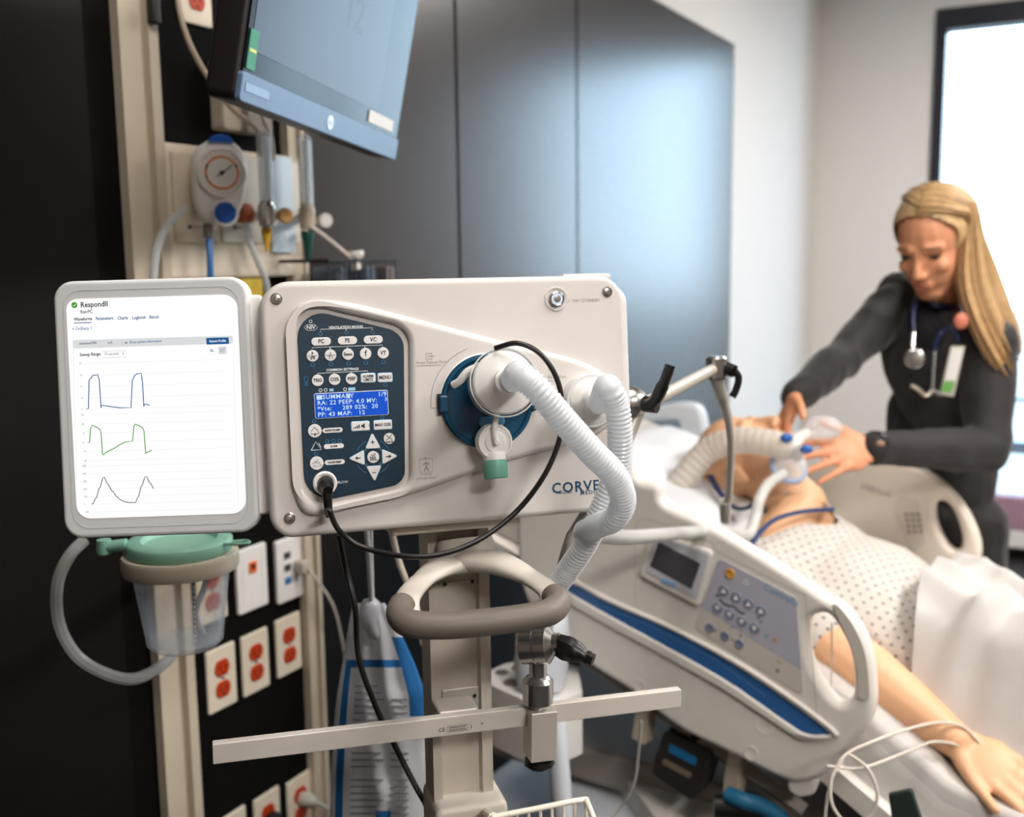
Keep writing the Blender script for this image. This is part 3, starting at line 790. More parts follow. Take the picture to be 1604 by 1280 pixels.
ringpt(603.5, 602.5, .0017)
for x, y in ((502, 611.5), (510, 611), (540.5, 610)): ringpt(x, y, .0015, M_print, .0006)
a = K(519.5, 611); kpan.box(VF, a[0] - .0022, a[0] + .0018, a[1] - .0014, a[1] + .0014, N0, N0 + .0002, M_keyblue)
a = K(551, 609.5); kpan.box(VF, a[0] - .0034, a[0] + .0034, a[1] - .0016, a[1] + .0016, N0, N0 + .0002, M_keyblue)
for x, y in ((492, 660), (495, 711), (598.5, 654.5), (512.5, 691.5), (522.5, 691), (532, 690.5)): ringpt(x, y, .0017)
line([(487.5, 705.5), (494.5, 692), (503.5, 704.5), (487.5, 705.5)], .0007); line([(499, 694), (503, 701)], .0006)
line([(503, 675), (507, 674.6)]); line([(507, 725.5), (511, 725)])
def pill(px, py, s, w=.0098, h=.0024):
    a = K(px, py); kpan.plate(VF, [rect(a[0] - w, a[0] + w, a[1] - h, a[1] + h, h * .98)], N0 - .0002, N0 + .0002, .0001, M_key)
    kpan.text(VF, s, a[0], a[1], .0026, N0 + .0003, M_ink, rot=.0, bold=.0001, sx=.82)
pill(521, 674, 'AUDIO PAUSED'); pill(523, 699, 'ALARM'); pill(524.5, 724, 'ALARM RESET')
line([(526, 756.5), (531, 756)]); ktext('FLOW', 537, 755.5, .0036)
ca = K(584.5, 716)
for s0 in range(4):
    kpan.stroke(VF, [(ca[0] + .0172 * math.cos(math.radians(x)), ca[1] + .0172 * math.sin(math.radians(x))) for x in range(s0 * 90 + 22, s0 * 90 + 70, 6)], .0005, N0, M_ltblue)
    an = math.radians(s0 * 90 + 45); kpan.box(VF, ca[0] + .0105 * math.cos(an) - .0013, ca[0] + .0105 * math.cos(an) + .0013, ca[1] + .0105 * math.sin(an) - .0013, ca[1] + .0105 * math.sin(an) + .0013, N0, N0 + .0001, mat('star_grey', (64, 92, 104), .5))
KP = kpan.build('keypad', vt, smooth=40)
def key(name, kind, px, py, s, size=.0058, s2=None, w=.0095, h=.0040, rot=0):
    q = MB(); a = K(px, py); n1 = N0 + .0009; tn = n1 + .00005
    if kind == 'pill': q.plate(VF, [rect(a[0] - w, a[0] + w, a[1] - h, a[1] + h, h * .98, 8)], N0 - .0003, n1, .0003, M_key)
    elif kind == 'round': q.plate(VF, [circ(a[0], a[1], w, 32)], N0 - .0003, n1, .0003, M_key)
    elif kind == 'box':
        q.plate(VF, [rect(a[0] - w - .0006, a[0] + w + .0006, a[1] - h - .0006, a[1] + h + .0006, .0018, 5)], N0 - .0003, n1 - .0004, .0002, M_keyblue)
        q.plate(VF, [rect(a[0] - w, a[0] + w, a[1] - h, a[1] + h, .0014, 5)], N0 - .0003, n1, .0003, M_key)
    else:
        tri = [(0, .0093), (-.0075, -.0062), (.0075, -.0062)]
        cr_, sr_ = math.cos(rot), math.sin(rot)
        for sc, mm, dn in ((1.08, M_keyblue, -.0004), (1.0, M_key, 0)):
            P = [(a[0] + (x * cr_ - y * sr_) * sc, a[1] + (x * sr_ + y * cr_) * sc) for x, y in tri]
            q.plate(VF, [rpoly(P, .0013, 4)], N0 - .0003, n1 + dn, .0002, mm)
    if s:
        if s2: q.text(VF, s, a[0], a[1] + size * .42, size, tn, M_ink, bold=.0001, sx=.85); q.text(VF, s2, a[0], a[1] - size * .50, size, tn, M_ink, bold=.0001, sx=.85)
        else: q.text(VF, s, a[0], a[1], size, tn, M_ink, bold=.00012, sx=.85)
    return q, a, tn, name
def kb(k): return k[0].build('key', KP, k[3])
kb(key('PC key', 'pill', 503, 535, 'PC')); kb(key('PS key', 'pill', 544, 533.5, 'PS')); kb(key('VC key', 'pill', 584.5, 532, 'VC'))
for nm, px, py, a1, a2 in (('pressure rise time key', 489.5, 557.5, 'P', 'tPE'), ('inspiratory time key', 517.5, 556.5, 't', 'T I')):
    k = key(nm, 'round', px, py, a1, .0044, a2, w=.0057); k[0].stroke(VF, [(k[1][0] - .0052, k[1][1] + .0), (k[1][0] + .0052, k[1][1])], .0003, k[2], M_ink); kb(k)
kb(key('E sens key', 'round', 545, 555, 'Esens', .0044, w=.0057)); kb(key('frequency key', 'round', 572.5, 554, 'f', .0085, w=.0057)); kb(key('tidal volume key', 'round', 600, 553, 'V\u209c' if False else 'VT', .0055, w=.0057))
kb(key('trigger key', 'round', 497.5, 596, 'TRIG', .0046, w=.0057)); kb(key('oxygen key', 'round', 524, 594.5, 'O2%', .0050, w=.0057)); kb(key('PEEP key', 'round', 550.5, 593.5, 'PEEP', .0046, w=.0057))
kb(key('alarm limits key', 'box', 576.5, 592, 'ALARM', .0038, 'LIMITS', w=.0070, h=.0043)); kb(key('menu key', 'box', 603, 591.5, 'MENU', .0052, w=.0070, h=.0043))
k = key('volume key', 'box', 564.5, 667.5, '', w=.0088, h=.0044)
for i in range(4): k[0].box(VF, k[1][0] - .0072 + i * .0018, k[1][0] - .006 + i * .0018, k[1][1] - .002, k[1][1] - .002 + .0009 * (i + 1), k[2], k[2] + .0001, M_ink)
x0, y0 = k[1]; k[0].plate(VF, [[(x0 + .0008, y0 - .001), (x0 + .0022, y0 - .001), (x0 + .0042, y0 - .0028), (x0 + .0042, y0 + .0028), (x0 + .0022, y0 + .001), (x0 + .0008, y0 + .001)]], k[2], k[2] + .0001, 0, M_ink)
for r_ in (.0018, .003): k[0].stroke(VF, [(x0 + .0071 + r_ * math.cos(math.radians(t_)), y0 + r_ * math.sin(math.radians(t_))) for t_ in range(-50, 51, 20)], .0003, k[2], M_ink)
kb(k)
kb(key('maximum oxygen key', 'box', 599.5, 665.5, 'MAX O2%', .0042, w=.0088, h=.0044))
k = key('cancel key', 'round', 609.5, 687, '', w=.0056); x0, y0 = k[1]
k[0].stroke(VF, [(x0 - .003, y0 + .004), (x0 + .003, y0 - .0016)], .0006, k[2], M_ink); k[0].stroke(VF, [(x0 + .003, y0 + .004), (x0 - .003, y0 - .0016)], .0006, k[2], M_ink); k[0].text(VF, 'CANCEL', x0, y0 - .0034, .0022, k[2], M_ink, bold=.0001); kb(k)
k = key('select key', 'round', 584.5, 716, '', w=.0060); x0, y0 = k[1]
k[0].text(VF, 'SEL', x0, y0 - .0016, .0052, k[2], M_ink, bold=.00012); k[0].stroke(VF, [(x0 + .0018, y0 + .0042), (x0 + .0018, y0 + .0020), (x0 - .002, y0 + .0020)], .0007, k[2], M_ink); kb(k)
for nm, px, py, rot, s in (('plus key', 583.5, 692.5, 0, '+'), ('minus key', 586, 740, math.pi, '-'), ('left arrow key', 560.5, 717.5, math.pi / 2, '<'), ('right arrow key', 608.5, 715, -math.pi / 2, '>')):
    k = key(nm, 'tri', px, py, '', rot=rot); x0, y0 = k[1]
    if s in '+-':
        k[0].stroke(VF, [(x0 - .0018, y0), (x0 + .0018, y0)], .0007, k[2], M_ink)
        if s == '+': k[0].stroke(VF, [(x0, y0 - .0018), (x0, y0 + .0018)], .0007, k[2], M_ink)
    else:
        d_ = -1 if s == '<' else 1
        k[0].stroke(VF, [(x0 - d_ * .0026, y0), (x0 + d_ * .001, y0)], .0009, k[2], M_ink)
        k[0].plate(VF, [[(x0 + d_ * .003, y0), (x0 + d_ * .0004, y0 + .0018), (x0 + d_ * .0004, y0 - .0018)]], k[2], k[2] + .0001, 0, M_ink)
    kb(k)
k = key('alarm silence key', 'round', 493, 675, '', w=.0066); x0, y0 = k[1]
k[0].stroke(VF, [(x0 - .0042, y0 - .0028), (x0 - .0026, y0 + .0008), (x0, y0 + .0038), (x0 + .0026, y0 + .0008), (x0 + .0042, y0 - .0028)], .0005, k[2], M_ink, closed=True); k[0].plate(VF, [circ(x0, y0 - .0036, .001, 10)], k[2], k[2] + .0001, 0, M_ink); kb(k)
k = key('alarm reset key', 'round', 496, 725.5, '', w=.0066); x0, y0 = k[1]
k[0].stroke(VF, [(x0 - .0032, y0 - .003), (x0 + .0006, y0 + .0036), (x0 + .0044, y0 - .003)], .0004, k[2], M_ink, closed=True); k[0].stroke(VF, [(x0 - .0044, y0 - .0006), (x0 - .001, y0 + .002), (x0 + .0012, y0 - .0006)], .0003, k[2], M_ink); kb(k)
# lcd
L = VF.uvs([(494, 619), (603.5, 614), (606, 646.5), (497.5, 654)], N0)
lcx = sum(p[0] for p in L) / 4; lcy = sum(p[1] for p in L) / 4; lw = .0358; lh = .0118
q = MB(); q.plate(VF, [rect(lcx - lw - .0008, lcx + lw + .0008, lcy - lh - .0008, lcy + lh + .0008, .002)], N0 - .0003, N0 + .0005, .0003, mat('display_rim', (190, 200, 208), .3))
q.plate(VF, [rect(lcx - lw, lcx + lw, lcy - lh, lcy + lh, .0014)], N0 - .0003, N0 + .0008, .0002, emat('blue_lcd', (16, 84, 204), .9, (4, 20, 60)))
M_lcdt = emat('lcd_text', (206, 232, 255), .95)
def lt(s, dx_, row, size=.0062): q.text(VF, s, lcx - lw + .0022 + dx_, lcy + lh - .0034 - row * .0057, size, N0 + .00085, M_lcdt, align='LEFT', bold=.00008, space=1.12)
q.box(VF, lcx - lw + .0018, lcx - lw + .0071, lcy + lh - .0056, lcy + lh - .0012, N0 + .0008, N0 + .0009, M_lcdt); lt('SUMMARY', .0052, 0)
q.box(VF, lcx - lw + .0318, lcx - lw + .0346, lcy + lh - .0056, lcy + lh - .0012, N0 + .0008, N0 + .0009, M_lcdt); lt('1/9', .0600, 0)
lt('RA: 22 PEEP: 4.0 MV:', 0, 1, .0060); lt('3', .0665, .9, .005); lt('*Vte:     289 02%:  20', 0, 2, .0060); lt('PP: 43 MAP:   12', 0, 3, .0060)
q.build('display', vt, 'small blue character display')
# sensor socket and face print
c = VF.uv(509, 757, .003)
q = MB(); q.lathe(VF.p(*c, .0015), VF.ez, [(.0118, 0), (.0118, .003), (.0105, .0045), (.0085, .004), (.0085, .0015), (0, .0015)], M_white, 36); q.build('flow_socket', vt, 'round white socket')
q = MB()
def vtext(s, px, py, size, m=M_greyink, n=.0001, **k): a = VF.uv(px, py, n); q.text(VF, s, a[0], a[1], size, n, m, **k)
vtext('O  ON / STANDBY', 914, 471, .0046); 
vtext('From Patient Port', 676, 567.5, .0042, n=.0071); q.stroke(VF, VF.uvs([(653, 573), (692, 571.5)], .0071), .0004, .0071, M_greyink)
a = VF.uv(672, 558, .0071); q.stroke(VF, rect(a[0] - .003, a[0] + .003, a[1] - .003, a[1] + .003), .0004, .0071, M_greyink, closed=True); q.stroke(VF, [(a[0] - .001, a[1]), (a[0] + .006, a[1])], .0004, .0071, M_greyink)
vtext('To Patient Port', 868, 591, .0042, n=.0071); q.stroke(VF, VF.uvs([(850, 597), (878, 596)], .0071), .0004, .0071, M_greyink)
a = VF.uv(864, 583, .0071); q.stroke(VF, rect(a[0] - .003, a[0] + .003, a[1] - .003, a[1] + .003), .0004, .0071, M_greyink, closed=True)
a = VF.uv(667.5, 729, .0071); q.stroke(VF, rect(a[0] - .0068, a[0] + .0068, a[1] - .0068, a[1] + .0068), .0004, .0071, M_greyink, closed=True)
q.plate(VF, [circ(a[0], a[1] + .0071, .0011, 10)], .0071, .0048, 0, M_greyink)
for pts in ([(0, .003), (0, -.0012), (-.0022, -.0056)], [(0, -.0012), (.0022, -.0056)], [(-.0032, .0008), (0, .003), (.0032, .0008)]): q.stroke(VF, [(a[0] + x, a[1] + y) for x, y in pts], .0012, .0071, M_greyink)
vtext('TYPE BF', 668, 743.5, .0034, n=.0071); vtext('APPLIED PART', 668, 749.5, .0034, n=.0071)
M_logo = mat('logo_navy', (24, 70, 104), .5)
vtext('CORVENT', 918, 762, .0155, M_logo, bold=.00035, space=1.15, sx=.98); vtext('MEDICAL', 930, 771.0, .0062, M_logo, bold=.0001, space=1.25); q.stroke(VF, VF.uvs([(874, 772.5), (896, 771.5)]), .0005, .0001, M_logo)
ac = VF.uv(762, 630, .0071); rr_ = (VF.p(*VF.uv(675, 634, .0071)) - VF.p(*ac)).length
q.stroke(VF, [(ac[0] + rr_ * math.cos(math.radians(x)), ac[1] + rr_ * math.sin(math.radians(x))) for x in range(108, 186, 5)] , .0006, .0071, M_greyink)
a2 = (ac[0] + rr_ * math.cos(math.radians(183)), ac[1] + rr_ * math.sin(math.radians(183))); q.stroke(VF, [a2, (a2[0] + .0075, a2[1])], .0006, .0071, M_greyink)
q.build('printed_marks', vt, 'grey and navy printing on the front')
# screws, power button
for px, py in ((433, 468), (951, 457), (453.5, 812)):
    c = VF.uv(px, py); q = MB(); q.lathe(VF.p(*c, .0), VF.ez, [(.0056, 0), (.0056, .0008), (.0050, .0010), (.0046, .0002), (.0040, .0002), (.0036, .0018), (.0015, .0022), (.0014, .0012), (0, .0012)], M_steel, 24); q.build('screw', vt)
c = VF.uv(871, 468.5)
q = MB(); q.lathe(VF.p(*c, .0), VF.ez, [(.0128, .0), (.0122, .0010), (.0110, .0008), (.0092, .0002)], M_vent, 36, cap=False); q.lathe(VF.p(*c, 0), VF.ez, [(.0080, 0), (.0078, .0035), (.0068, .0042), (.0060, .0036)], M_steel, 32, cap=False); q.lathe(VF.p(*c, 0), VF.ez, [(.0060, .0036), (.0056, .0042), (.0044, .0042), (.0040, .0036)], emat('power_ring_light', (226, 240, 255), .9), 32, cap=False); q.lathe(VF.p(*c, 0), VF.ez, [(.0040, .0036), (0, .0040)], M_steel, 32); q.build('power_button', vt, 'round steel power button with a lit ring')
# navy port door
VP = Frame(VF.p(0, 0, .0027), VF.ex, VF.ey)
pc = VF.uv(762, 629, .006); PR = .0485
M_port = mat('navy_port', (10, 64, 92), .25, vary=.03)
q = MB(); q.lathe(VP.p(*pc, .0040), VF.ez, [(PR + .0012, 0), (PR + .0010, .0012), (PR, .0014)], M_white, 64, cap=False)
q.lathe(VP.p(*pc, .0042), VF.ez, [(PR, 0), (PR, .004), (PR - .0015, .0055), (PR - .004, .0055), (PR - .006, .0035), (PR - .012, .0030), (0, .0042)], M_port, 64)
q.build('port_door', vt, 'round navy port door')
PD = [x for x in vt.children if x.name.startswith('port_door')][0]
a = VF.uv(697, 633, .01)
q = MB(); q.box(VP, a[0] - .0075, a[0] + .0055, a[1] - .0105, a[1] + .0105, .006, .0085, M_black); q.box(VP, a[0] - .0065, a[0] + .0030, a[1] - .0088, a[1] + .0088, .0065, .0125, M_port, .0016); q.build('latch', PD)
a = VF.uv(828, 636, .01)
q = MB(); q.box(VP, a[0] - .0075, a[0] + .0055, a[1] - .006, a[1] + .006, .006, .0085, M_black); q.box(VP, a[0] + .001, a[0] + .009, a[1] - .005, a[1] + .005, .0065, .0110, M_port, .0016); q.build('latch', PD)

# ---- filters, tubes and hoses
M_filt = mat('milky_filter_plastic', (250, 248, 244), .3, alpha=.93, translu=.25)
M_filt2 = glass('milky_rim', (232, 234, 232), .15, .35)
PO = .045
fc = VF.p(*VF.uv(790, 599, PO), PO)
hdir = (VF.ez * .93 + V3((-.08, 0, .10))).normalized()
t = thing('breathing_filter', 'large round milky filter on the navy port door', 'filter', VF, fc)
q = MB(); q.lathe(fc, hdir, [(.0335, -.024), (.0340, -.010), (.0340, -.001), (.0350, .000), (.0350, .002), (.0335, .0024)], M_filt2, 48, cap=False); q.lathe(fc, hdir, [(.029, -.022), (.0295, -.002)], M_filt, 40); q.build('rim', t)
q = MB(); q.lathe(fc, hdir, [(.0320, -.001), (.0312, .0020), (.0298, .0030), (.0180, .0070), (.0130, .0100), (.0126, .018)], M_filt, 48); q.build('cap', t)
q = MB(); q.lathe(fc, hdir, [(.015, -.036), (.015, -.022)], M_filt, 24); q.build('port_neck', t)
a, c = VF.uv(733, 582, .03), VF.uv(711, 603, .022)
q = MB(); q.tube(spline([VF.p(*VF.uv(757, 571, .030), .030), VF.p(*a, .030), VF.p(*VF.uv(720, 597, .026), .026), VF.p(*c, .020)], 6), .0040, M_filt, 14); q.build('sensing_tube', t, 'short bent milky tube')
# exhalation valve
ec = VF.p(*VF.uv(775, 692, .030), .030)
t = thing('exhalation_valve', 'small round milky valve with a green outlet cap below the big filter', 'valve', VF, ec)
q = MB(); q.lathe(ec, VF.ez, [(.0172, -.012), (.0180, -.010), (.0180, .001), (.0172, .003), (.0160, .003), (.0150, .0015), (.0110, .0018), (.010, .003), (0, .0036)], M_filt, 40)
for i in range(12):
    an = 2 * math.pi * i / 12; g0 = ec + (VF.ex * math.cos(an) + VF.ey * math.sin(an)) * .0180
    q.ball(g0 - VF.ez * .003, .0012, M_filt, seg=6, rings=4)
q.build('valve_body', t)
q = MB(); q.lathe(ec, VF.ez, [(.0035, .002), (.0032, .008), (.0024, .0095), (0, .0095)], M_filt, 16); q.tube(spline([ec + VF.ez * .007, VF.p(*VF.uv(775, 675, .036), .036), VF.p(*VF.uv(777, 656, .034), .034), VF.p(*VF.uv(783, 640, .030), .030)], 6), .0030, M_filt, 12); q.build('sensing_tube', t)
gd = (V3((.0, 0, -1)) + VF.ez * .25 ).normalized()
q = MB(); gt = ec - VF.ez * .004 - VF.ey * .0150
q.lathe(gt, gd, [(.0115, -.004), (.0115, .008)], M_filt, 28, cap=False)
q.lathe(gt, gd, [(.0118, .004), (.0122, .010), (.0122, .0222), (.0108, .0222), (.0108, .012), (.0, .012)], mat('mint_green_plastic', (134, 200, 178), .25, translu=.3, alpha=.92), 36, cap=False); q.build('outlet_cap', t, 'mint green outlet cap')
q = MB(); q.box(VF, *[v for p in ((VF.uv(748, 648, .012)[0], VF.uv(790, 648, .012)[0]),) for v in p], VF.uv(770, 668, .012)[1], VF.uv(770, 652, .012)[1], .008, .016, mat('clear_blue_block', (90, 150, 190), .2), .003); q.build('clear_block', t, 'blue clear block')
# right filter
rc = VF.p(*VF.uv(926, 628, .018), .018)
t = thing('breathing_filter', 'round milky filter on the right port, partly behind the hoses', 'filter', VF, rc)
q = MB(); q.lathe(rc, VF.ez, [(.0262, -.018), (.0285, -.015), (.0290, .001), (.0275, .003)], M_filt2, 44); q.build('rim', t)
q = MB(); q.lathe(rc, VF.ez, [(.0255, .0005), (.0240, .0040), (.0140, .009), (.0125, .018)], M_filt, 44); q.build('cap', t)
q = MB(); q.lathe(rc, VF.ez, [(.0255, -.0175), (.0262, -.010), (.0262, -.002)], M_filt, 44); q.build('filter_body', t)
# corrugated hoses
M_hose = mat('white_corrugated_hose', (236, 240, 242), .18, alpha=.90, translu=.35, coat=.5)
def hose(pts, r, label, pitch=.0042, amp=.0016, parts=None):
    P = resample(spline(pts, 24), pitch / 6)
    R_ = [r + amp * (0.5 - 0.5 * math.cos(2 * math.pi * i / 6)) for i in range(len(P))]
    b = MB(); b.tube(P, R_, M_hose, 22)
    return b.build('breathing_hose', None, label, cat='hose', smooth=80)
def va(px, py, Y): return at(px, py, Y)
Yf = fc.y
hose([fc + hdir * .012, fc + hdir * .030 + V3((.004, 0, 0)), va(812, 588, .900), va(838, 606, .885), va(880, 655, .890), va(925, 706, .905), va(962, 745, .925), va(976, 785, .945), va(962, 812, .96), va(940, 822, .98), va(916, 834, 1.02)], .0108, 'thick corrugated hose sweeping from the big filter down to the right')
hose([rc + VF.ez * .012, rc + VF.ez * .028, va(952, 606, .985), va(966, 636, .985), va(971, 680, .99), va(968, 730, 1.0), va(950, 780, 1.005), va(924, 840, 1.01), va(896, 885, 1.03), va(868, 925, 1.06), va(850, 980, 1.12)], .0108, 'corrugated hose dropping from the right-hand filter behind the thick hose')
# smooth patient limb
# black cable from socket
M_cab = mat('black_cable', (26, 24, 23), .35)
s0_ = VF.p(*VF.uv(509, 757, .004), .004)
t = thing('sensor_cable', 'black sensor cable looping from the keypad socket up around the filters', 'cable', VF, s0_)
q = MB(); q.lathe(s0_, (VF.ez + V3((0, 0, -.25))).normalized(), [(.0072, 0), (.0076, .010), (.0062, .014), (.0045, .022)], M_rub, 24); e0 = s0_ + (VF.ez + V3((0, 0, -.25))).normalized() * .014
q.tube([e0 + V3((0, 0, .002)), e0 + V3((.001, -.004, -.010)), e0 + V3((.002, -.003, -.028))], [.0062, .0048, .0032], M_rub, 16); q.build('plug', t)
c1 = e0 + V3((.002, -.003, -.026))
q = MB(); q.tube(spline([c1, va(516, 800, .965), va(532, 832, .985), va(570, 858, .99), va(640, 872, .98), va(700, 866, .985), va(760, 840, 1.0), va(815, 795, 1.02), va(858, 735, 1.025), va(880, 670, 1.03), va(876, 605, 1.03), va(850, 558, 1.03), va(812, 538, 1.03), va(775, 546, 1.035)], 12), .0027, M_cab, 12); q.build('cord', t)

# ---- tablet at the left
TF = Frame((-0.349, 1.0223, 1.3588), (0.9995, 0.0266, 0.018), (-0.0208, 0.1061, 0.9941))
tb = thing('tablet', 'white framed tablet showing waveforms, mounted beside the ventilator', 'tablet', TF, TF.p(0, -.126, -.01))
M_tab = mat('tablet_white', (214, 217, 217), .45)
ol = rpoly(TF.uvs([(81, 441), (387, 432), (406, 834), (100, 845)]), .019, 8)
q = MB(); q.plate(TF, [ol], -.022, 0, .004, M_tab, res=4); q.build('case', tb, smooth=50)
c0 = scale_poly(ol, -.0098)
q = MB(); q.stroke(TF, c0, .0004, .0001, mat('seam_grey', (190, 189, 184), .5), closed=True); q.build('bezel_seam', tb)
so = rpoly(TF.uvs([(103, 469), (371, 461), (386, 804), (121, 813)]), [.011, .014, .014, .014], 8)
M_scr = emat('tablet_screen_white', (255, 255, 255), 1.0)
q = MB(); q.plate(TF, [so], -.0005, .0005, .0001, M_scr)
ON = .0006
def TS(px, py): return TF.uv(px, py, ON)
def E(name, c): return emat('ui_' + name, c, .95)
e_txt, e_blue, e_gry, e_lg, e_grn = E('ink', (44, 48, 56)), E('blue', (34, 92, 148)), E('grey', (128, 132, 138)), E('lightgrey', (222, 224, 226)), E('green', (66, 150, 40))
TR = -.030
def tt(s, px, py, size, m, al='LEFT', bold=.00003, sx_=.84): a = TS(px, py); q.text(TF, s, a[0], a[1], size, ON + .0001, m, rot=.012, align=al, bold=bold, thick=.00003, sx=sx_)
def tl(pts, w, m): q.stroke(TF, [TS(*p) for p in pts], w, ON, m, .00005)
a = TS(116.5, 478); q.plate(TF, [circ(a[0], a[1], .0029)], ON, ON + .00005, 0, e_grn); q.stroke(TF, [(a[0] - .0014, a[1]), (a[0] - .0004, a[1] - .001), (a[0] + .0015, a[1] + .0011)], .0006, ON + .0001, M_scr, .00003)
tt('RespondII', 126, 478, .0072, e_txt, bold=.00015, sx_=.92); tt('Run:PC', 126, 488.8, .0046, e_txt, bold=.00008)
tt('Waveforms', 116, 500.5, .0044, e_txt, bold=.00012)
for s, x, y in (('Parameters', 150, 499.5), ('Charts', 184, 498.7), ('Logbook', 207, 498), ('About', 233.5, 497)): tt(s, x, y, .0044, e_blue, bold=.0001)
tl([(116, 506), (143, 505.3)], .0008, e_blue); tt('< OnSharp 1', 113, 515.5, .0044, e_blue)
P = [TS(*p) for p in ((114, 533), (364, 526), (365, 538), (114.5, 546))]; q.plate(TF, [rpoly(P, .001)], ON, ON + .00004, 0, e_lg)
P = [TS(*p) for p in ((323, 529.5), (358, 528.5), (359, 538.8), (323.5, 540))]; q.plate(TF, [rpoly(P, .0008)], ON + .00005, ON + .0001, 0, e_blue)
tt('Patient Profile', 341, 534.3, .0034, M_scr, 'CENTER'); tt('xxxxxxxx5985', 124, 538.3, .0034, e_txt); tt('U.P.', 169, 537.3, .0036, e_txt); tt('Show patient information', 203, 536.3, .0036, e_blue)
a = TS(197.5, 537); q.plate(TF, [circ(a[0], a[1], .0014, 14, .0009)], ON + .00005, ON + .0001, 0, e_gry)
tl([(191, 533), (191.5, 541)], .0002, e_gry)
tt('Sweep Range:', 125, 556, .0044, e_txt, bold=.0001); P = [TS(*p) for p in ((160.5, 550.5), (196.5, 549.3), (197, 559.5), (161, 560.8))]; q.stroke(TF, P, .00025, ON, e_gry, .00005, True); tt('10 seconds', 163, 555, .0038, e_gry); tt('\u2195' if False else '0', 192, 554.5, .003, e_txt)
for x0, x1, mm in ((326, 338.5, M_scr), (342, 354.5, e_lg)):
    P = [TS(*p) for p in ((x0, 543), (x1, 542.5), (x1 + .5, 554.5), (x0 + .5, 555))]; q.plate(TF, [rpoly(P, .0012)], ON, ON + .00004, 0, mm); q.stroke(TF, rpoly(P, .0012), .0002, ON, e_lg, .00005, True)
tl([(330, 550.5), (330, 547.5), (332, 547.5), (335, 550.5), (330, 550.5)], .0007, e_blue); tl([(345, 545.5), (345.3, 551.5), (352, 551)], .0003, e_blue); tl([(346, 550), (348, 547), (350, 548), (352, 545)], .0005, e_blue)
for i, (s, y) in enumerate((('25', 569.5), ('20', 588), ('15', 606), ('10', 624), ('5', 641.5))):
    tt(s, 124 + i * .9, y, .0029, e_gry, bold=0); tl([(133 + i * .9, y), (356.5 + i * 1.0, y - 6.6)], .00018, e_lg)
for i, (s, y) in enumerate((('3k', 650), ('2k', 664.5), ('1k', 679), ('0', 693.5), ('-1k', 707.5), ('-2k', 722))):
    tt(s, 127.5 + i * .7, y, .0029, e_gry, bold=0); tl([(137 + i * .7, y), (358.5 + i * .6, y - 6)], .00018, e_lg)
for i, (s, y) in enumerate((('500', 730.5), ('400', 742.5), ('300', 754.5), ('200', 766.5), ('100', 778.5), ('0', 790), ('-100', 802.5))):
    tt(s, 129 + i * .5, y, .0029, e_gry, bold=0); tl([(141 + i * .5, y), (361.5 + i * .5, y - 6)], .00018, e_lg)
tl([(114.5, 546), (121, 800)], .00025, e_lg); tl([(365, 538), (373, 795)], .00025, e_lg)
def wave(pts, m): q.stroke(TF, [TS(80 + x / 3.048, 430 + y / 3.048) for x, y in pts], .0009, ON + .00012, m, .00004)
wave([(168, 643), (179, 641), (181, 510), (186, 498), (193, 494), (198, 484), (206, 480), (214, 482), (223, 477), (226, 492), (230, 500), (239, 637), (243, 624), (270, 629), (330, 637), (382, 636), (388, 505), (394, 496), (398, 484), (410, 474), (430, 472), (434, 494), (437, 520), (443, 631), (448, 618), (471, 625)], E('wave_blue', (28, 88, 152)))
wave([(176, 804), (184, 802), (189, 735), (195, 720), (215, 727), (233, 740), (239, 755), (246, 860), (250, 862), (262, 850), (300, 831), (330, 812), (355, 800), (389, 796), (396, 722), (402, 715), (420, 722), (438, 733), (444, 748), (452, 856), (458, 850), (470, 845), (481, 838)], E('wave_green', (72, 158, 40)))
wave([(192, 1097), (202, 1094), (212, 1070), (217, 1066), (231, 1018), (235, 1016), (247, 972), (254, 967), (268, 998), (273, 1002), (290, 1033), (296, 1036), (310, 1057), (330, 1075), (350, 1085), (375, 1089), (404, 1089), (413, 1065), (418, 1062), (430, 1012), (434, 1010), (448, 967), (456, 963), (470, 994), (476, 998), (490, 1024)], E('wave_grey', (120, 116, 114)))
q.build('screen', tb, 'lit white screen with blue, green and grey waveforms')
q = MB(); q.box(TF, .086, .106, -.11, .108, -.018, -.008, M_white, .003); q.tube([TF.p(.02, 0, -.02), TF.p(.06, 0, -.05), VF.p(-.1, 0, -.12)], .012, M_black, 12); q.build('mount_bracket', tb)

# ================================================================= stand
mtop = VF.p(.0, -.1265, -.075)
st = thing('ventilator_stand', 'beige metal roll stand with a loop handle carrying the ventilator', 'stand', None, V3((at(722, 1270, 1.12).x, 1.14, 0)))
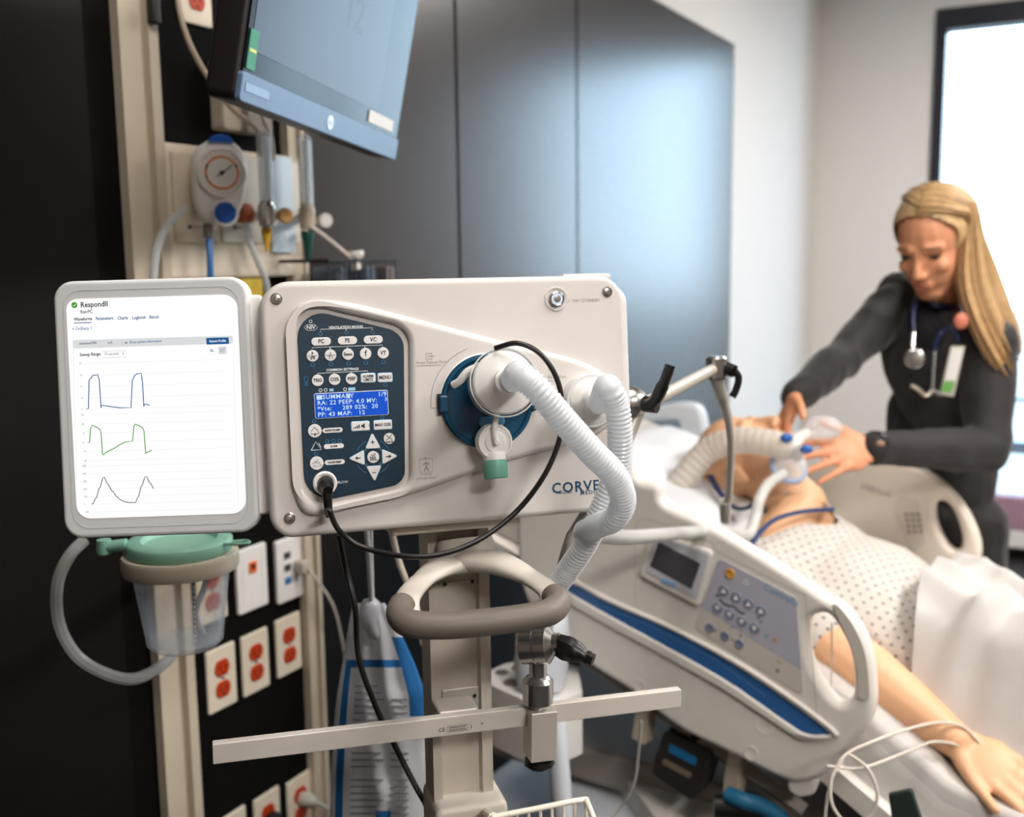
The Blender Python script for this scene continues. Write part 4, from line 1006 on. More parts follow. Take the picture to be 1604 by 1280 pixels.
# mast: follows the photographed lean
mt = at(711, 840, 1.135); mb = at(728, 1275, 1.135)
ey = (mt - mb).normalized(); MF = Frame(mt, VF.ex, ey)
hh = mt.z / ey.z - .05
q = MB(); lo = -hh; hi = .03
wv = .0345
prof = [(-wv, -.025), (-wv, .022), (-wv + .010, .022), (-wv + .012, .012), (wv - .014, .012), (wv - .012, .020), (wv, .020), (wv, -.025)]
vs = [MF.p(u, lo, n) for u, n in prof] + [MF.p(u, hi, n) for u, n in prof]; N = len(prof)
q.add(vs, [(i, (i + 1) % N, (i + 1) % N + N, i + N) for i in range(N)] + [tuple(range(N)), tuple(range(N, 2 * N))], mat('beige_aluminium', (196, 188, 176), .45, metal=.15))
q.build('mast', st, smooth=20)
for py in (912, 1092, 1118):
    a = MF.uv(720, py, .013); 
    q = MB(); q.box(MF, -.021, .021, a[1] - (.011 if py > 1000 else .002), a[1] + (.011 if py > 1000 else .002), .0122, .0150, M_alu, .001)
    for du_ in (-.015, .016): q.plate(MF, [circ(du_, a[1], .0022, 10)], .015, .016, 0, M_ink)
    q.build('cover_strip', st)
q = MB(); q.box(VF, -.07, .07, -.136, -.1262, -.12, -.02, M_alu, .003); q.build('top_plate', st)
q = MB(); a = MF.uv(722, 1262, .03); q.box(MF, -.038, .045, a[1] - .05, a[1] + .006, -.03, .045, mat('beige_cover', (216, 209, 197), .4), .006); q.build('collar', st)
# legs
base = V3((mb.x, mb.y, 0))
for k in range(5):
    an = k * 2 * math.pi / 5 + .5; e = base + V3((math.cos(an) * .27, math.sin(an) * .27, .075))
    q = MB(); q.tube([base + V3((0, 0, .1)), base + (e - base) * .5 + V3((0, 0, .045)), e], [.022, .02, .016], M_alu, 12, flat=.8)
    q.build('leg', st)
    q = MB(); q.lathe(V3((e.x, e.y, .03)) - V3((-math.sin(an), math.cos(an), 0)) * .012, (-math.sin(an), math.cos(an), 0), [(.026, 0), (.03, .004), (.03, .02), (.026, .024)], M_rub, 20); q.tube([e, V3((e.x, e.y, .045))], .008, M_black, 8); q.build('caster', st)
# handle
M_hand = mat('beige_handle', (216, 209, 198), .38); M_grip = mat('grey_brown_grip', (112, 104, 95), .5, bump=.1)
hz = V3((0, 0, 1))
gl = at(637, 965, .955); gr = at(868, 950, .995); jt = at(735, 880, 1.085)
q = MB()
pl = spline([at(722, 878, 1.10), at(690, 889, 1.075), at(658, 912, 1.03), at(638, 938, .985), gl], 8)
q.tube(pl, [.026 - .013 * min(1, i / 14) for i in range(len(pl))], M_hand, 16, flat=.55, upv=hz)
pl = spline([at(735, 872, 1.10), at(785, 884, 1.08), at(830, 905, 1.05), at(862, 928, 1.015), gr], 8)
q.tube(pl, [.028 - .015 * min(1, i / 16) for i in range(len(pl))], M_hand, 16, flat=.55, upv=hz)
pl = [at(728, 845, 1.105), at(730, 865, 1.10), at(732, 886, 1.095)]; q.tube(pl, [.030, .033, .024], M_hand, 16, flat=.55, upv=V3((0, 1, 0)))
q.build('handle', st, smooth=60)
H_ = st.children[-1]
q = MB(); q.tube(spline([at(630, 948, .965), at(626, 962, .945), at(640, 976, .925), at(690, 980, .922), at(760, 975, .93), at(830, 966, .945), at(862, 958, .955), at(874, 945, .975), at(868, 934, .995)], 8), .0128, M_grip, 20); q.build('grip', [x for x in st.children if x.name.startswith('handle')][0], 'grey-brown rubber grip')
# equipment rail
RF0 = at(712, 1127, 1.055); RF = Frame(RF0, (0.959, .2835, 0))
a, c = RF.uv(333, 1181), RF.uv(1067, 1093)
RF = Frame(RF.p(*a), RF.p(*c) - RF.p(*a)); ln = (RF.uv(1066, 1094)[0])
q = MB(); q.box(RF, 0, ln, -.0105, .0105, -.008, .002, mat('pale_rail_metal', (208, 202, 193), .45, metal=.15, bump=.1, bscale=500), .0008)
a = RF.uv(715, 1141, .002); q.text(RF, 'CE', a[0] - .016, a[1], .006, .0021, M_ink); q.stroke(RF, rect(a[0] - .010, a[0] + .012, a[1] - .003, a[1] + .003), .0004, .0021, M_ink, closed=True)
for r_ in (-.0012, .0012): q.stroke(RF, [(a[0] - .008, a[1] + r_), (a[0] + .010, a[1] + r_)], .0006, .0021, M_ink)
q.text(RF, ')', a[0] + .016, a[1], .006, .0021, M_ink); a = RF.uv(755, 1134, .002); q.text(RF, '=', a[0], a[1], .006, .0021, M_ink); q.build('rail', st, 'flat pale rail with printed mark')
R0 = RF.uv(722, 1125)[0]
q = MB(); q.box(RF, R0 - .022, R0 + .022, -.012, .012, -.045, -.0085, M_alu, .002); q.build('rail_clamp', st)
# white wire basket near the floor of the frame
t = thing('wire_basket', 'white wire basket on the stand at the bottom edge', 'basket', MF, at(850, 1290, 1.06))
M_ww = mat('white_wire', (232, 226, 212), .35)
A_, B_ = at(772, 1280, 1.04), at(918, 1252, 1.08); C_ = B_ + V3((.02, -.16, -.004)); Dd = A_ + V3((.02, -.16, -.004))
q = MB(); q.tube(spline([A_, A_.lerp(B_, .5), A_.lerp(B_, .95), B_.lerp(C_, .06), B_.lerp(C_, .5), C_, Dd, A_], 4), .0032, M_ww, 10); q.build('rim', t)
q = MB()
for i in range(9):
    p = A_.lerp(B_, i / 8.0); q.tube([p, p + V3((0, .0, -.10)), p + V3((.02, -.16, -.104))], .0018, M_ww, 6)
for z in (-.035, -.07, -.10): q.tube([A_ + V3((0, 0, z)), B_ + V3((0, 0, z)), C_ + V3((0, 0, z)), Dd + V3((0, 0, z))], .0018, M_ww, 6)
q.build('wire_side', t)
q = MB(); q.tube([A_.lerp(B_, .0), MF.p(.02, MF.uv(740, 1275, .03)[1], .03)], .005, M_ww, 8); q.build('hook', t)
cable('power_cable', [va(531, 838, 1.19), va(540, 885, 1.19), va(556, 950, 1.18), va(562, 1030, 1.175), va(588, 1105, 1.17), va(617, 1165, 1.17), va(650, 1230, 1.16), va(685, 1290, 1.14)], .0036, M_cab, 'long black cable running down past the printed bag', 'cable')
cable('power_cable', [va(574, 830, 1.32), va(578, 880, 1.33), va(582, 950, 1.35)], .0034, mat('white_cord', (206, 204, 204), .5), 'white cord above the printed plastic bag', 'cord')
cable('power_cable', [va(612, 825, 1.4), va(622, 870, 1.42), va(634, 905, 1.42), va(655, 960, 1.42), va(663, 1010, 1.42)], .0045, mat('ivory_cord', (210, 200, 184), .5), 'ivory cord slanting behind the loop handle', 'cord')

# ---- articulated support arm clamped to the rail
ARM = thing('support_arm', 'silver jointed support arm with black knobs clamped to the rail', 'support arm', RF, at(848, 1200, 1.06))
CF = Frame(RF.hit(848, 1150, .008), RF.ex, V3((0, 0, 1)))
q = MB(); hw = .0148; CF0 = CF.uv(848, 1116, .008)[1]; CF1 = CF.uv(848, 1193, .008)[1]
q.box(CF, -hw, hw, CF1, CF0, -.020, .010, M_alu, .0012); q.build('clamp_block', ARM)
q = MB(); q.lathe(CF.p(-.001, CF1, -.004), (0, 0, -1), [(.008, 0), (.016, .003), (.017, .008), (.012, .012), (0, .012)], M_rub, 9); q.build('clamp_knob', ARM, 'black clamp knob')
j = at(845, 1010, 1.06); top = CF.p(-.002, CF0, -.006)
q = MB(); q.lathe(top, (0, 0, 1), [(.010, 0), (.010, .004), (.0165, .006), (.0165, .030), (.013, .034), (.0095, .036), (.0095, (j - top).length - .005)], M_steel, 28); q.build('post', ARM)
jd = V3((.93, -.30, .12)).normalized()
q = MB(); q.lathe(j - jd * .020, jd, [(.018, 0), (.020, .002), (.020, .016), (.0185, .017), (.020, .018), (.020, .030), (.016, .033), (.012, .036), (.012, .042)], M_steel, 36); q.build('joint', ARM)
q = MB(); kd = V3((.8, -.35, -.25)).normalized(); k0 = j + jd * .020
q.tube([k0, k0 + kd * .011, k0 + kd * .022, k0 + kd * .031, k0 + kd * .036], [.012, .014, .012, .007, .0075], M_rub, 8); q.tube([k0 + kd * .032, k0 + kd * .041], .0065, M_rub, 8); q.build('knob', ARM, 'black lobed knob')
e1 = at(900, 840, 1.16); q = MB(); q.tube([j + V3((0, .01, .012)), at(872, 935, 1.10), e1], .010, M_alu, 14); q.tube([e1, at(960, 740, 1.22), at(1003, 634, 1.24)], .009, M_alu, 14); q.build('lower_tube', ARM)
j2 = at(1003, 632, 1.24)
q = MB(); q.lathe(j2 - V3((.03, 0, 0)), (1, -.1, .05), [(.015, 0), (.021, .004), (.021, .022), (.016, .030), (.012, .036)], M_steel, 28); q.build('joint', ARM)
q = MB(); q.tube([at(1006, 632, 1.23), at(1030, 636, 1.22)], [.010, .009], M_rub, 14); q.tube(spline([at(1012, 636, 1.225), at(1028, 624, 1.21), at(1040, 600, 1.20), at(1050, 572, 1.20)], 6), [.007] * 6 + [.0075] * 6 + [.006] * 7, M_rub, 10); q.build('lever', ARM, 'black curved lever')
j3 = at(1122, 575, 1.42)
q = MB(); q.tube([at(1006, 632, 1.24), at(1034, 622, 1.27), at(1120, 577, 1.42)], .0078, M_alu, 14); q.build('upper_tube', ARM)
q = MB(); q.ball(j3, .014, M_steel); q.lathe(j3 - V3((0, 0, .016)), (0, 0, 1), [(.013, 0), (.014, .003), (.014, .028), (.011, .031), (0, .031)], M_steel, 24); q.build('joint', ARM)
q = MB(); q.tube([j3 + V3((.01, 0, 0)), at(1150, 582, 1.41)], .009, M_rub, 12); q.tube(spline([at(1150, 580, 1.41), at(1157, 592, 1.41), at(1153, 610, 1.41), at(1147, 622, 1.41)], 5), .005, M_rub, 10); q.build('lever', ARM, 'black hooked lever')
q = MB(); pp = spline([at(1121, 590, 1.42), at(1130, 618, 1.43), at(1140, 655, 1.45), at(1145, 700, 1.48), at(1142, 770, 1.52), at(1138, 800, 1.54)], 8); q.tube(pp, [.010 - .0045 * min(1, i / 18) for i in range(len(pp))], M_alu, 12); q.tube([at(1136, 785, 1.53), at(1136, 815, 1.55)], [.009, .008], M_alu, 8); q.build('gooseneck', ARM, 'thin drooping gooseneck rod')

# ---- suction canister
cc = at(283, 878, 1.30)
def rpx(px): return px / F_PX * 1.30
CT = thing('suction_canister', 'clear suction canister with green lid hanging below the tablet', 'canister', None, cc - V3((0, 0, .12)))
zb = at(287, 1010, 1.30).z - cc.z
M_can = glass('clear_cup', (225, 235, 245), .04, .93)
q = MB(); q.lathe(cc, (0, 0, 1), [(.0, zb), (rpx(52), zb), (rpx(60), zb + .006), (rpx(64), zb + .03), (rpx(76), -.012), (rpx(78), .018), (rpx(76.5), .018), (rpx(74), -.012), (rpx(62), zb + .03), (rpx(57), zb + .008), (0, zb + .005)], M_can, 56, cap=False); q.build('cup', CT, smooth=60)
q = MB(); q.lathe(cc, (0, 0, 1), [(rpx(79), -.010), (rpx(90), -.010), (rpx(92), -.004), (rpx(92), .008), (rpx(90), .012), (rpx(79), .012), (rpx(79), -.010)], mat('ivory_ring', (206, 196, 178), .4), 64, cap=False); q.build('holder_ring', CT, 'ivory holder ring')
M_mint = mat('mint_lid', (150, 205, 182), .35, translu=.1)
q = MB(); q.lathe(cc, (0, 0, 1), [(rpx(80), .0125), (rpx(83), .016), (rpx(83), .026), (rpx(78), .030), (rpx(60), .030), (rpx(55), .024), (0, .024)], M_mint, 56)
q.tube([cc + V3((-.085, -.02, .024)), cc + V3((-.06, -.02, .027))], .008, M_mint, 12); q.lathe(cc + V3((-.088, -.02, .016)), (0, 0, 1), [(.009, 0), (.0095, .004), (.0085, .018), (0, .018)], M_mint, 16)
q.tube(spline([cc + V3((.06, -.02, .026)), cc + V3((.08, -.02, .026)), cc + V3((.092, -.015, .026)), cc + V3((.085, -.005, .026)), cc + V3((.07, -.01, .026))], 4), .0022, M_mint, 8)
q.build('lid', CT, 'mint green lid', smooth=50)
q = MB()
for i in range(12):
    p = cc + V3((math.sin(.55) * rpx(74 - 10 * i / 12) * .99, -math.cos(.55) * rpx(74 - 10 * i / 12) * .99, -.02 - i * .0065)); q.ball(p, .0011, M_white, seg=6, rings=4)
q.build('graduation_marks', CT)
q = MB(); q.tube([cc + V3((0, .07, 0)), cc + V3((0, .15, 0)), W.hit(285, 870, .037)], .012, M_beige, 12); q.build('wall_bracket', CT)
q = MB(); q.tube(spline([cc + V3((.04, -.01, .02)), cc + V3((.03, .0, -.03)), cc + V3((.015, .0, -.07)), cc + V3((.02, .01, -.1))], 6), .004, M_clear, 10); q.build('dip_tube', CT)
cable('suction_tube', [at(132, 846, 1.30), at(108, 872, 1.28), at(90, 915, 1.27), at(92, 975, 1.27), at(118, 1025, 1.27), at(160, 1053, 1.28), at(205, 1064, 1.3), at(240, 1052, 1.33), at(268, 1030, 1.38)], .0078, glass('grey_tubing', (190, 192, 190), .12, .55, (215, 220, 222)), 'clear grey suction tube looping below the canister', 'tube')

# ---- printed plastic bag
BY = 1.36
t = thing('plastic_bag', 'tall translucent printed plastic bag with blue side bands hanging by the outlets', 'bag', None, at(595, 1240, BY) - V3((0, 0, .1)))
Lb = [(945, 553), (985, 545), (1040, 536), (1090, 528), (1150, 522), (1220, 518), (1300, 516)]
Rb = [(945, 603), (985, 625), (1040, 650), (1090, 668), (1150, 674), (1220, 674), (1300, 676)]
def ip(T, y):
    for (a, b), (c, d) in zip(T[:-1], T[1:]):
        if y <= c: return b + (d - b) * (y - a) / (c - a)
    return T[-1][1]
bag = mat('bag_film', (234, 238, 243), .22, translu=.25, bump=.9, bscale=28, coat=.3)
bblue = mat('bag_blue', (44, 118, 186), .3); bprint = mat('bag_print', (120, 122, 132), .5)
q = MB(); NU, NV = 40, 60
for side in (1, -1):
    vs = []
    for jv in range(NV + 1):
        y = 945 + (1300 - 945) * jv / NV; l, r_ = ip(Lb, y), ip(Rb, y)
        for iu in range(NU + 1):
            s_ = iu / NU; bulge = math.sin(math.pi * s_) ** .6 * min(.035, .006 + .035 * jv / NV)
            fold = .0035 * math.sin(s_ * 21 + 2.2 * math.sin(jv * .09)) * math.sin(math.pi * s_) + .003 * noise.noise(V3((s_ * 5, jv * .12, side)))
            vs.append(at(l + (r_ - l) * s_, y, BY - side * (bulge + (fold if side > 0 else 0))))
    fsA = {}
    for jv in range(NV):
        for iu in range(NU):
            s_ = (iu + .5) / NU; y = 945 + (1300 - 945) * (jv + .5) / NV
            m_ = bag
            if side > 0:
                if .05 < s_ < .13 and y > 1035: m_ = bblue
                if s_ > .80 and 1000 < y < 1120: m_ = bblue
                if 1036 < y < 1044 and .1 < s_ < .85: m_ = bblue
                if y > 1268 and .45 < s_ < .6: m_ = bblue
            fsA.setdefault(m_.name, []).append((jv * (NU + 1) + iu, jv * (NU + 1) + iu + 1, (jv + 1) * (NU + 1) + iu + 1, (jv + 1) * (NU + 1) + iu))
    for mm in (bag, bblue):
        if mm.name in fsA: q.add(vs, fsA[mm.name], mm)
q.build('film', t, smooth=180)
q = MB()
for jv in range(20):
    y = 1075 + jv * 10.5
    if jv in (8, 9, 13): continue
    for a_, c_ in ((.20, .46 + .1 * ((jv * 7) % 3) / 3), (.60, .78)):
        if c_ > .7 and jv < 2: continue
        pts = []
        for k_ in range(9):
            s_ = a_ + (c_ - a_) * k_ / 8; l, r_ = ip(Lb, y), ip(Rb, y); jj = (y - 945) / (355) * NV
            bulge = math.sin(math.pi * s_) ** .6 * min(.035, .006 + .035 * jj / NV); fold = .0035 * math.sin(s_ * 21 + 2.2 * math.sin(jj * .09)) * math.sin(math.pi * s_) + .003 * noise.noise(V3((s_ * 5, jj * .12, 1)))
            pts.append(at(l + (r_ - l) * s_, y, BY - (bulge + fold) - .0022))
        q.tube(pts, .0009, bprint, 5)
q.build('printed_lines', t, 'grey lines of small print')
q = MB(); q.tube(spline([at(583, 938, BY), at(580, 955, BY - .01), at(578, 975, BY - .015), at(590, 1000, BY - .01)], 5), [.006, .007, .012, .013, .014, .014, .013, .013, .012, .012, .011, .01, .009, .008, .006, .004], mat('gathered_film', (226, 230, 236), .2, translu=.3), 9); q.build('gathered_neck', t)
q = MB(); q.tube([at(583, 940, BY), at(580, 820, BY - .02), at(578, 770, 1.30)], .003, mat('white_cord', (206, 204, 204), .5), 8); q.build('hanging_cord', t)
# ================================================================= hospital bed
BX = V3((.8412, -.5408, 0)); BC = V3((.757, 1.89, 0))
BF = Frame(BC, BX)                        # u to the feet, v up, n toward the camera side
NR = Frame((0.51, 1.5, 0), BX); FR = Frame((1.005, 2.28, 0), BX)
bed = thing('hospital_bed', 'white hospital bed with molded side rails and a blue striped control rail', 'bed', BF, BF.p(0, 0, 0))
def rail_plate(fr, pts, holes, n0, n1, bev, m, r=None):
    q = MB(); q.plate(fr, [spl2(fr.uvs(pts, n1), 5)] + [spl2(fr.uvs(h, n1), 5) for h in holes], n0, n1, bev, m, res=5); return q
RO = [(985, 742), (1002, 754), (1030, 762), (1040, 790), (1100, 818), (1170, 858), (1240, 902), (1290, 936), (1321, 954), (1348, 988), (1363, 1028), (1369, 1077), (1368, 1114), (1356, 1145), (1329, 1178), (1302, 1208), (1278, 1224), (1245, 1230), (1212, 1218), (1134, 1179), (1063, 1143), (989, 1086), (930, 1048), (876, 1003), (835, 962), (815, 920), (808, 860), (812, 790), (850, 752), (920, 736)]
RH = [(1266, 975), (1282, 963), (1299, 967), (1318, 995), (1333, 1034), (1336, 1086), (1321, 1103), (1302, 1094), (1278, 1058), (1266, 1022)]
q = rail_plate(NR, RO, [RH], -.035, 0, .013, M_bed)
tabp = [(1232, 1222), (1282, 1218), (1274, 1245), (1252, 1249), (1238, 1240)]
q.plate(NR, [rpoly(NR.uvs(tabp, -.01), .01)], -.03, -.006, .004, M_bed)
q.build('side_rail', bed, smooth=60)
SR = [x for x in bed.children if x.name.startswith('side_rail')][0]
# grip strip on the loop, seams and embossed discs
q = MB(); q.plate(NR, [spl2(NR.uvs([(1305, 950), (1316, 952), (1340, 985), (1356, 1025), (1362, 1075), (1360, 1094), (1344, 1094), (1344, 1070), (1338, 1032), (1326, 998)], .001), 4)], -.004, .0018, .0008, mat('grey_grip', (200, 194, 184), .5)); q.build('grip_inlay', SR)
for px, py, r_ in ((1018, 1030, .0130), (1001, 1074, .0120), (1197, 1138, .0145), (1176, 1180, .0130)):
    q = MB(); a = NR.uv(px, py); q.lathe(NR.p(*a, -.0002), NR.ez, [(r_, 0), (r_, .0008), (r_ - .0015, .0013), (r_ - .003, .0004), (0, .0004)], M_bed, 32); q.build('embossed_disc', SR)
# blue channel
BS = [(886, 906), (954, 944), (1055, 988), (1173, 1055), (1292, 1140), (1286, 1150), (1262, 1148), (1236, 1133), (1134, 1063), (1016, 997), (938, 954), (886, 922)]
q = MB(); rim = [(880, 898), (954, 936), (1055, 981), (1175, 1046), (1304, 1138), (1300, 1156), (1262, 1160), (1232, 1145), (1130, 1078), (1012, 1012), (934, 969), (880, 934)]
q.plate(NR, [spl2(NR.uvs(rim), 5), spl2(NR.uvs(BS), 5)], -.006, .0055, .004, M_bed, res=5); q.build('channel_rim', SR, smooth=60)
q = MB(); q.plate(NR, [spl2(NR.uvs(BS), 5)], -.006, .0014, .0004, mat('rail_blue', (48, 98, 156), .3)); q.stroke(NR, NR.uvs([(950, 950), (1010, 975), (1120, 1032), (1200, 1090)]), .0008, .0016, mat('highlight_blue', (110, 150, 196), .3)); q.build('blue_strip', SR, 'blue strip')
# upper control bay
q = MB(); bay = NR.uvs([(1008, 822), (1120, 856), (1232, 905), (1262, 940), (1290, 1120), (1262, 1112), (1160, 1058), (1070, 1005), (990, 968), (985, 890)])
q.stroke(NR, [(p[0], p[1]) for p in spl2(NR.uvs([(1000, 815), (1063, 832), (1115, 850), (1128, 866), (1250, 928), (1262, 945), (1278, 1108), (1262, 1108), (1080, 1008), (1004, 960), (996, 900)]), 5)], .0012, .0002, mat('bay_seam', (190, 184, 174), .5), closed=True); q.build('bay_seam', SR)
q = MB(); q.plate(NR, [rpoly(NR.uvs([(1018, 832), (1117, 864), (1096, 952), (1002, 902)], .006), .008)], -.002, .0075, .003, M_bed, res=4)
q.plate(NR, [rpoly(NR.uvs([(1026, 838), (1110, 868), (1091, 940), (1010, 896)], .0095), .005)], .006, .0088, .001, mat('screen_housing', (190, 192, 198), .4)); q.build('display_housing', SR, smooth=50)
q = MB(); q.plate(NR, [NR.uvs([(1032, 849), (1097, 883), (1083, 923), (1018, 887)], .009)], .0085, .0093, .0001, mat('dark_lcd', (66, 64, 70), .12, spec=.8)); q.build('display', SR, 'dark glossy screen')
q = MB(); q.plate(NR, [rpoly(NR.uvs([(1036, 905), (1059, 914), (1058, 921), (1035, 912)], .009), .003)], .0086, .0094, .0003, mat('pale_blue_oval', (128, 170, 210), .4)); q.build('display_button', SR, 'pale blue oval button')
memb = NR.uvs([(1126, 874), (1247, 937), (1259, 1092), (1087, 984)], .001)
q = MB(); q.plate(NR, [rpoly(memb, .008)], -.001, .0012, .0004, mat('membrane_beige', (200, 193, 184), .45))
up = NR.uvs([(1126, 874), (1247, 937), (1255.5, 1050), (1098, 951)], .001)
q.plate(NR, [rpoly(up, [.008, .008, .0, .0])], .001, .0015, .0001, mat('membrane_lilac', (176, 176, 188), .45))
a = NR.uv(1219, 932, .0015)
dslope = NR.uv(1247, 937)[1] - NR.uv(1126, 874)[1]; dlen = NR.uv(1247, 937)[0] - NR.uv(1126, 874)[0]
ms = math.atan2(dslope, dlen)
q.text(NR, 'Centrella', a[0] + .004, a[1], .0155, .0016, mat('print_teal', (96, 150, 184), .5), rot=ms)
for px, py, s_, c_ in ((1220, 1037, '~', (120, 150, 130)), (1218, 1050, 'o', (110, 120, 60)), (1200, 997, '+', (90, 160, 130)), (1213, 1003, 'A', (196, 140, 60)), (1148, 981, 'o', (130, 150, 180))):
    a = NR.uv(px, py, .0015); q.text(NR, s_, a[0], a[1], .012, .0016, mat('icon_%d_%d' % (px, py), c_, .5), rot=ms, bold=.0003)
q.build('control_panel', SR, 'grey lilac membrane panel')
CP = None
q = MB(); q.stroke(NR, [(p.x, p.y) for p in spline(NR.uvs([(1127, 939), (1134, 946), (1141, 949), (1150, 951), (1160, 960), (1167, 961)], .0015), 5)], .0026, .0016, M_ink); a = NR.uv(1123.5, 933, .0015); q.plate(NR, [circ(a[0], a[1], .0022, 12)], .0016, .0018, 0, M_ink)
for p_ in ((1188, 968), (1192, 974), (1121, 988), (1147, 1002), (1160, 996)): a = NR.uv(*p_, .0015); q.plate(NR, [circ(a[0], a[1], .0015, 10)], .0016, .0018, 0, M_ink)
q.build('body_icon', SR, 'black lying-figure icon')
M_btn = mat('steel_blue_button', (120, 128, 148), .3); M_bw = mat('button_white', (232, 230, 226), .5)
def rbtn(px, py, r_, up=None, m=None, name='button', lab=None):
    a = NR.uv(px, py, .0015); q = MB(); q.lathe(NR.p(*a, .0012), NR.ez, [(r_, 0), (r_, .0012), (r_ * .86, .0024), (r_ * .72, .0016), (0, .0018)], m or M_btn, 28)
    if up is not None:
        k = r_ * .5 * (1 if up else -1); q.plate(NR, [rpoly([(a[0], a[1] + k * 1.1), (a[0] - k * 1.05, a[1] - k * .8), (a[0] + k * 1.05, a[1] - k * .8)], .0006)], .0028, .0036, .0001, M_bw)
    q.build(name, SR, lab)
for px, py in ((1133.5, 925.5), (1153, 936), (1172.5, 946), (1192, 957)): rbtn(px, py, .0084, True)
for px, py in ((1124, 952.5), (1143, 962.5), (1162, 973.5), (1182, 984)): rbtn(px, py, .0082, False)
for px, py in ((1112, 983.5), (1135.5, 996.5), (1158, 1008.5)): rbtn(px, py, .0076)
rbtn(1143.5, 898.5, .0082, None, mat('amber_button', (206, 150, 60), .3), 'button', 'amber button')
a = NR.uv(1168.5, 911.5, .0015); q = MB(); q.stroke(NR, rpoly([(a[0] - .005, a[1] - .0035), (a[0] + .005, a[1] - .0035), (a[0], a[1] + .005)], .0015), .0014, .0016, M_bw, closed=True); q.build('button', SR, 'white outlined triangle')
# far rails
FO = [(1225, 742), (1262, 728), (1330, 722), (1400, 722), (1440, 734), (1480, 760), (1510, 795), (1530, 835), (1536, 868), (1528, 894), (1508, 908), (1470, 905), (1420, 900), (1330, 880), (1260, 850)]
FH = [(1466, 790), (1478, 786), (1492, 800), (1503, 828), (1506, 852), (1498, 864), (1486, 858), (1472, 836), (1465, 812)]
q = MB(); q.plate(FR, [spl2(FR.uvs(FO), 5), spl2(FR.uvs(FH), 5)], -.04, 0, .014, mat('far_rail_plastic', (224, 214, 200), .4), res=4)
q.build('side_rail', bed, smooth=60); SR2 = [x for x in bed.children if x.name.startswith('side_rail')][-1]
q = MB(); q.plate(FR, [rpoly(FR.uvs([(1398, 800), (1408, 776), (1440, 784), (1452, 850), (1430, 868)]), .012)], -.002, .002, .001, mat('far_panel', (212, 203, 190), .5))
for i in range(4):
    for j_ in range(3): a = FR.uv(1420 + j_ * 9 + i * 1.5, 806 + i * 9, .002); q.plate(FR, [circ(a[0], a[1], .0048, 10)], .002, .003, 0, mat('far_keys', (150, 142, 132), .5))
a = FR.uv(1372, 768); q.text(FR, 'Hillrom', a[0], a[1], .022, .0005, M_greyink, rot=-.2)
q.build('control_panel', SR2)
for x in list(bed.children):
    pass
M_soft = mat('bluish_white_plastic', (220, 226, 232), .4)
HO = [(960, 668), (985, 650), (1040, 634), (1080, 632), (1098, 646), (1106, 690), (1110, 730), (1100, 760), (960, 760)]
HHo = [(985, 672), (1050, 660), (1062, 668), (1066, 700), (1062, 722), (985, 726)]
q = MB(); q.plate(FR, [spl2(FR.uvs(HO), 5), spl2(FR.uvs(HHo), 5)], -.04, 0, .012, M_soft, res=4); q.build('head_rail', bed, 'bluish white loop rail at the head end', smooth=60)
# deck and base
def hm(u):
    T = [(-1.0, 1.17), (-.65, 1.06), (-.35, .93), (0, .775), (.12, .690), (.3, .650), (1.4, .650)]
    for (a, b), (c, d) in zip(T[:-1], T[1:]):
        if u <= c:
            t = max(0, (u - a) / (c - a)); return b + (d - b) * t
    return T[-1][1]
q = MB()
US = [-.88, -.65, -.35, -.05, .12, .3, 1.1]
for n0, n1 in ((-.44, -.40), (.395, .425)):
    vs = []; 
    for u in US: vs += [BF.p(u, hm(u) - .085, n0), BF.p(u, hm(u) - .085, n1), BF.p(u, hm(u) - .125, n1), BF.p(u, hm(u) - .125, n0)]
    fs = [(0, 1, 2, 3), tuple(4 * (len(US) - 1) + k for k in (3, 2, 1, 0))]
    for i in range(len(US) - 1):
        for k in range(4): k2 = (k + 1) % 4; fs.append((4 * i + k, 4 * i + k2, 4 * i + 4 + k2, 4 * i + 4 + k))
    q.add(vs, fs, M_bed)
q.build('deck_frame', bed, 'white deck frame')
q = MB(); q.box(BF, -.75, 1.1, .50, .57, -.36, .33, mat('grey_understructure', (150, 143, 136), .5), .01); q.box(BF, -.3, .2, .1, .5, -.15, .15, mat('grey_understructure', (150, 143, 136), .5), .02); q.build('lift_frame', bed)
q = MB(); q.box(BF, -.95, 1.0, .16, .30, -.36, .36, M_soft, .03)
q.build('base_cover', bed)
for u in (-.85, .85):
    for n in (-.3, .3):
        q = MB(); q.lathe(BF.p(u, .075, n - .02), BF.ez, [(.05, 0), (.075, .006), (.075, .034), (.05, .04)], M_rub, 24); q.box(BF, u - .02, u + .02, .08, .17, n - .03, n + .03, M_soft); q.build('caster', bed)
# head end tray with sockets
q = MB(); TY = 1.62
def quad(pts, th, m, q=None, down=V3((0, 0, -1))):
    q = q or MB(); n = len(pts); vs = list(pts) + [p + down * th for p in pts]
    q.add(vs, [tuple(range(n)), tuple(reversed(range(n, 2 * n)))] + [(i, i + n, (i + 1) % n + n, (i + 1) % n) for i in range(n)], m); return q
zt = at(820, 1070, 1.75).z
def atz(px, py, z):
    d = MW @ V3(((px - CX) / F_PX, (py - CY) / F_PX, 1.0)); return V3((0, 0, CAM_H)) + d * ((z - CAM_H) / d.z)
quad([atz(*p, zt) for p in ((764, 1052), (790, 1040), (842, 1030), (905, 1045), (912, 1085), (850, 1110), (766, 1072))], .11, M_white, q)
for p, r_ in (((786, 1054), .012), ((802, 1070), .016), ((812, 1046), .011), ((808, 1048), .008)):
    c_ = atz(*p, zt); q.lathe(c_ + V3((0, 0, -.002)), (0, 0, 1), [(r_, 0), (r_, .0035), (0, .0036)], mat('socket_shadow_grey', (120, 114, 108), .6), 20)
q.build('head_tray', bed, 'white tray with round sockets')
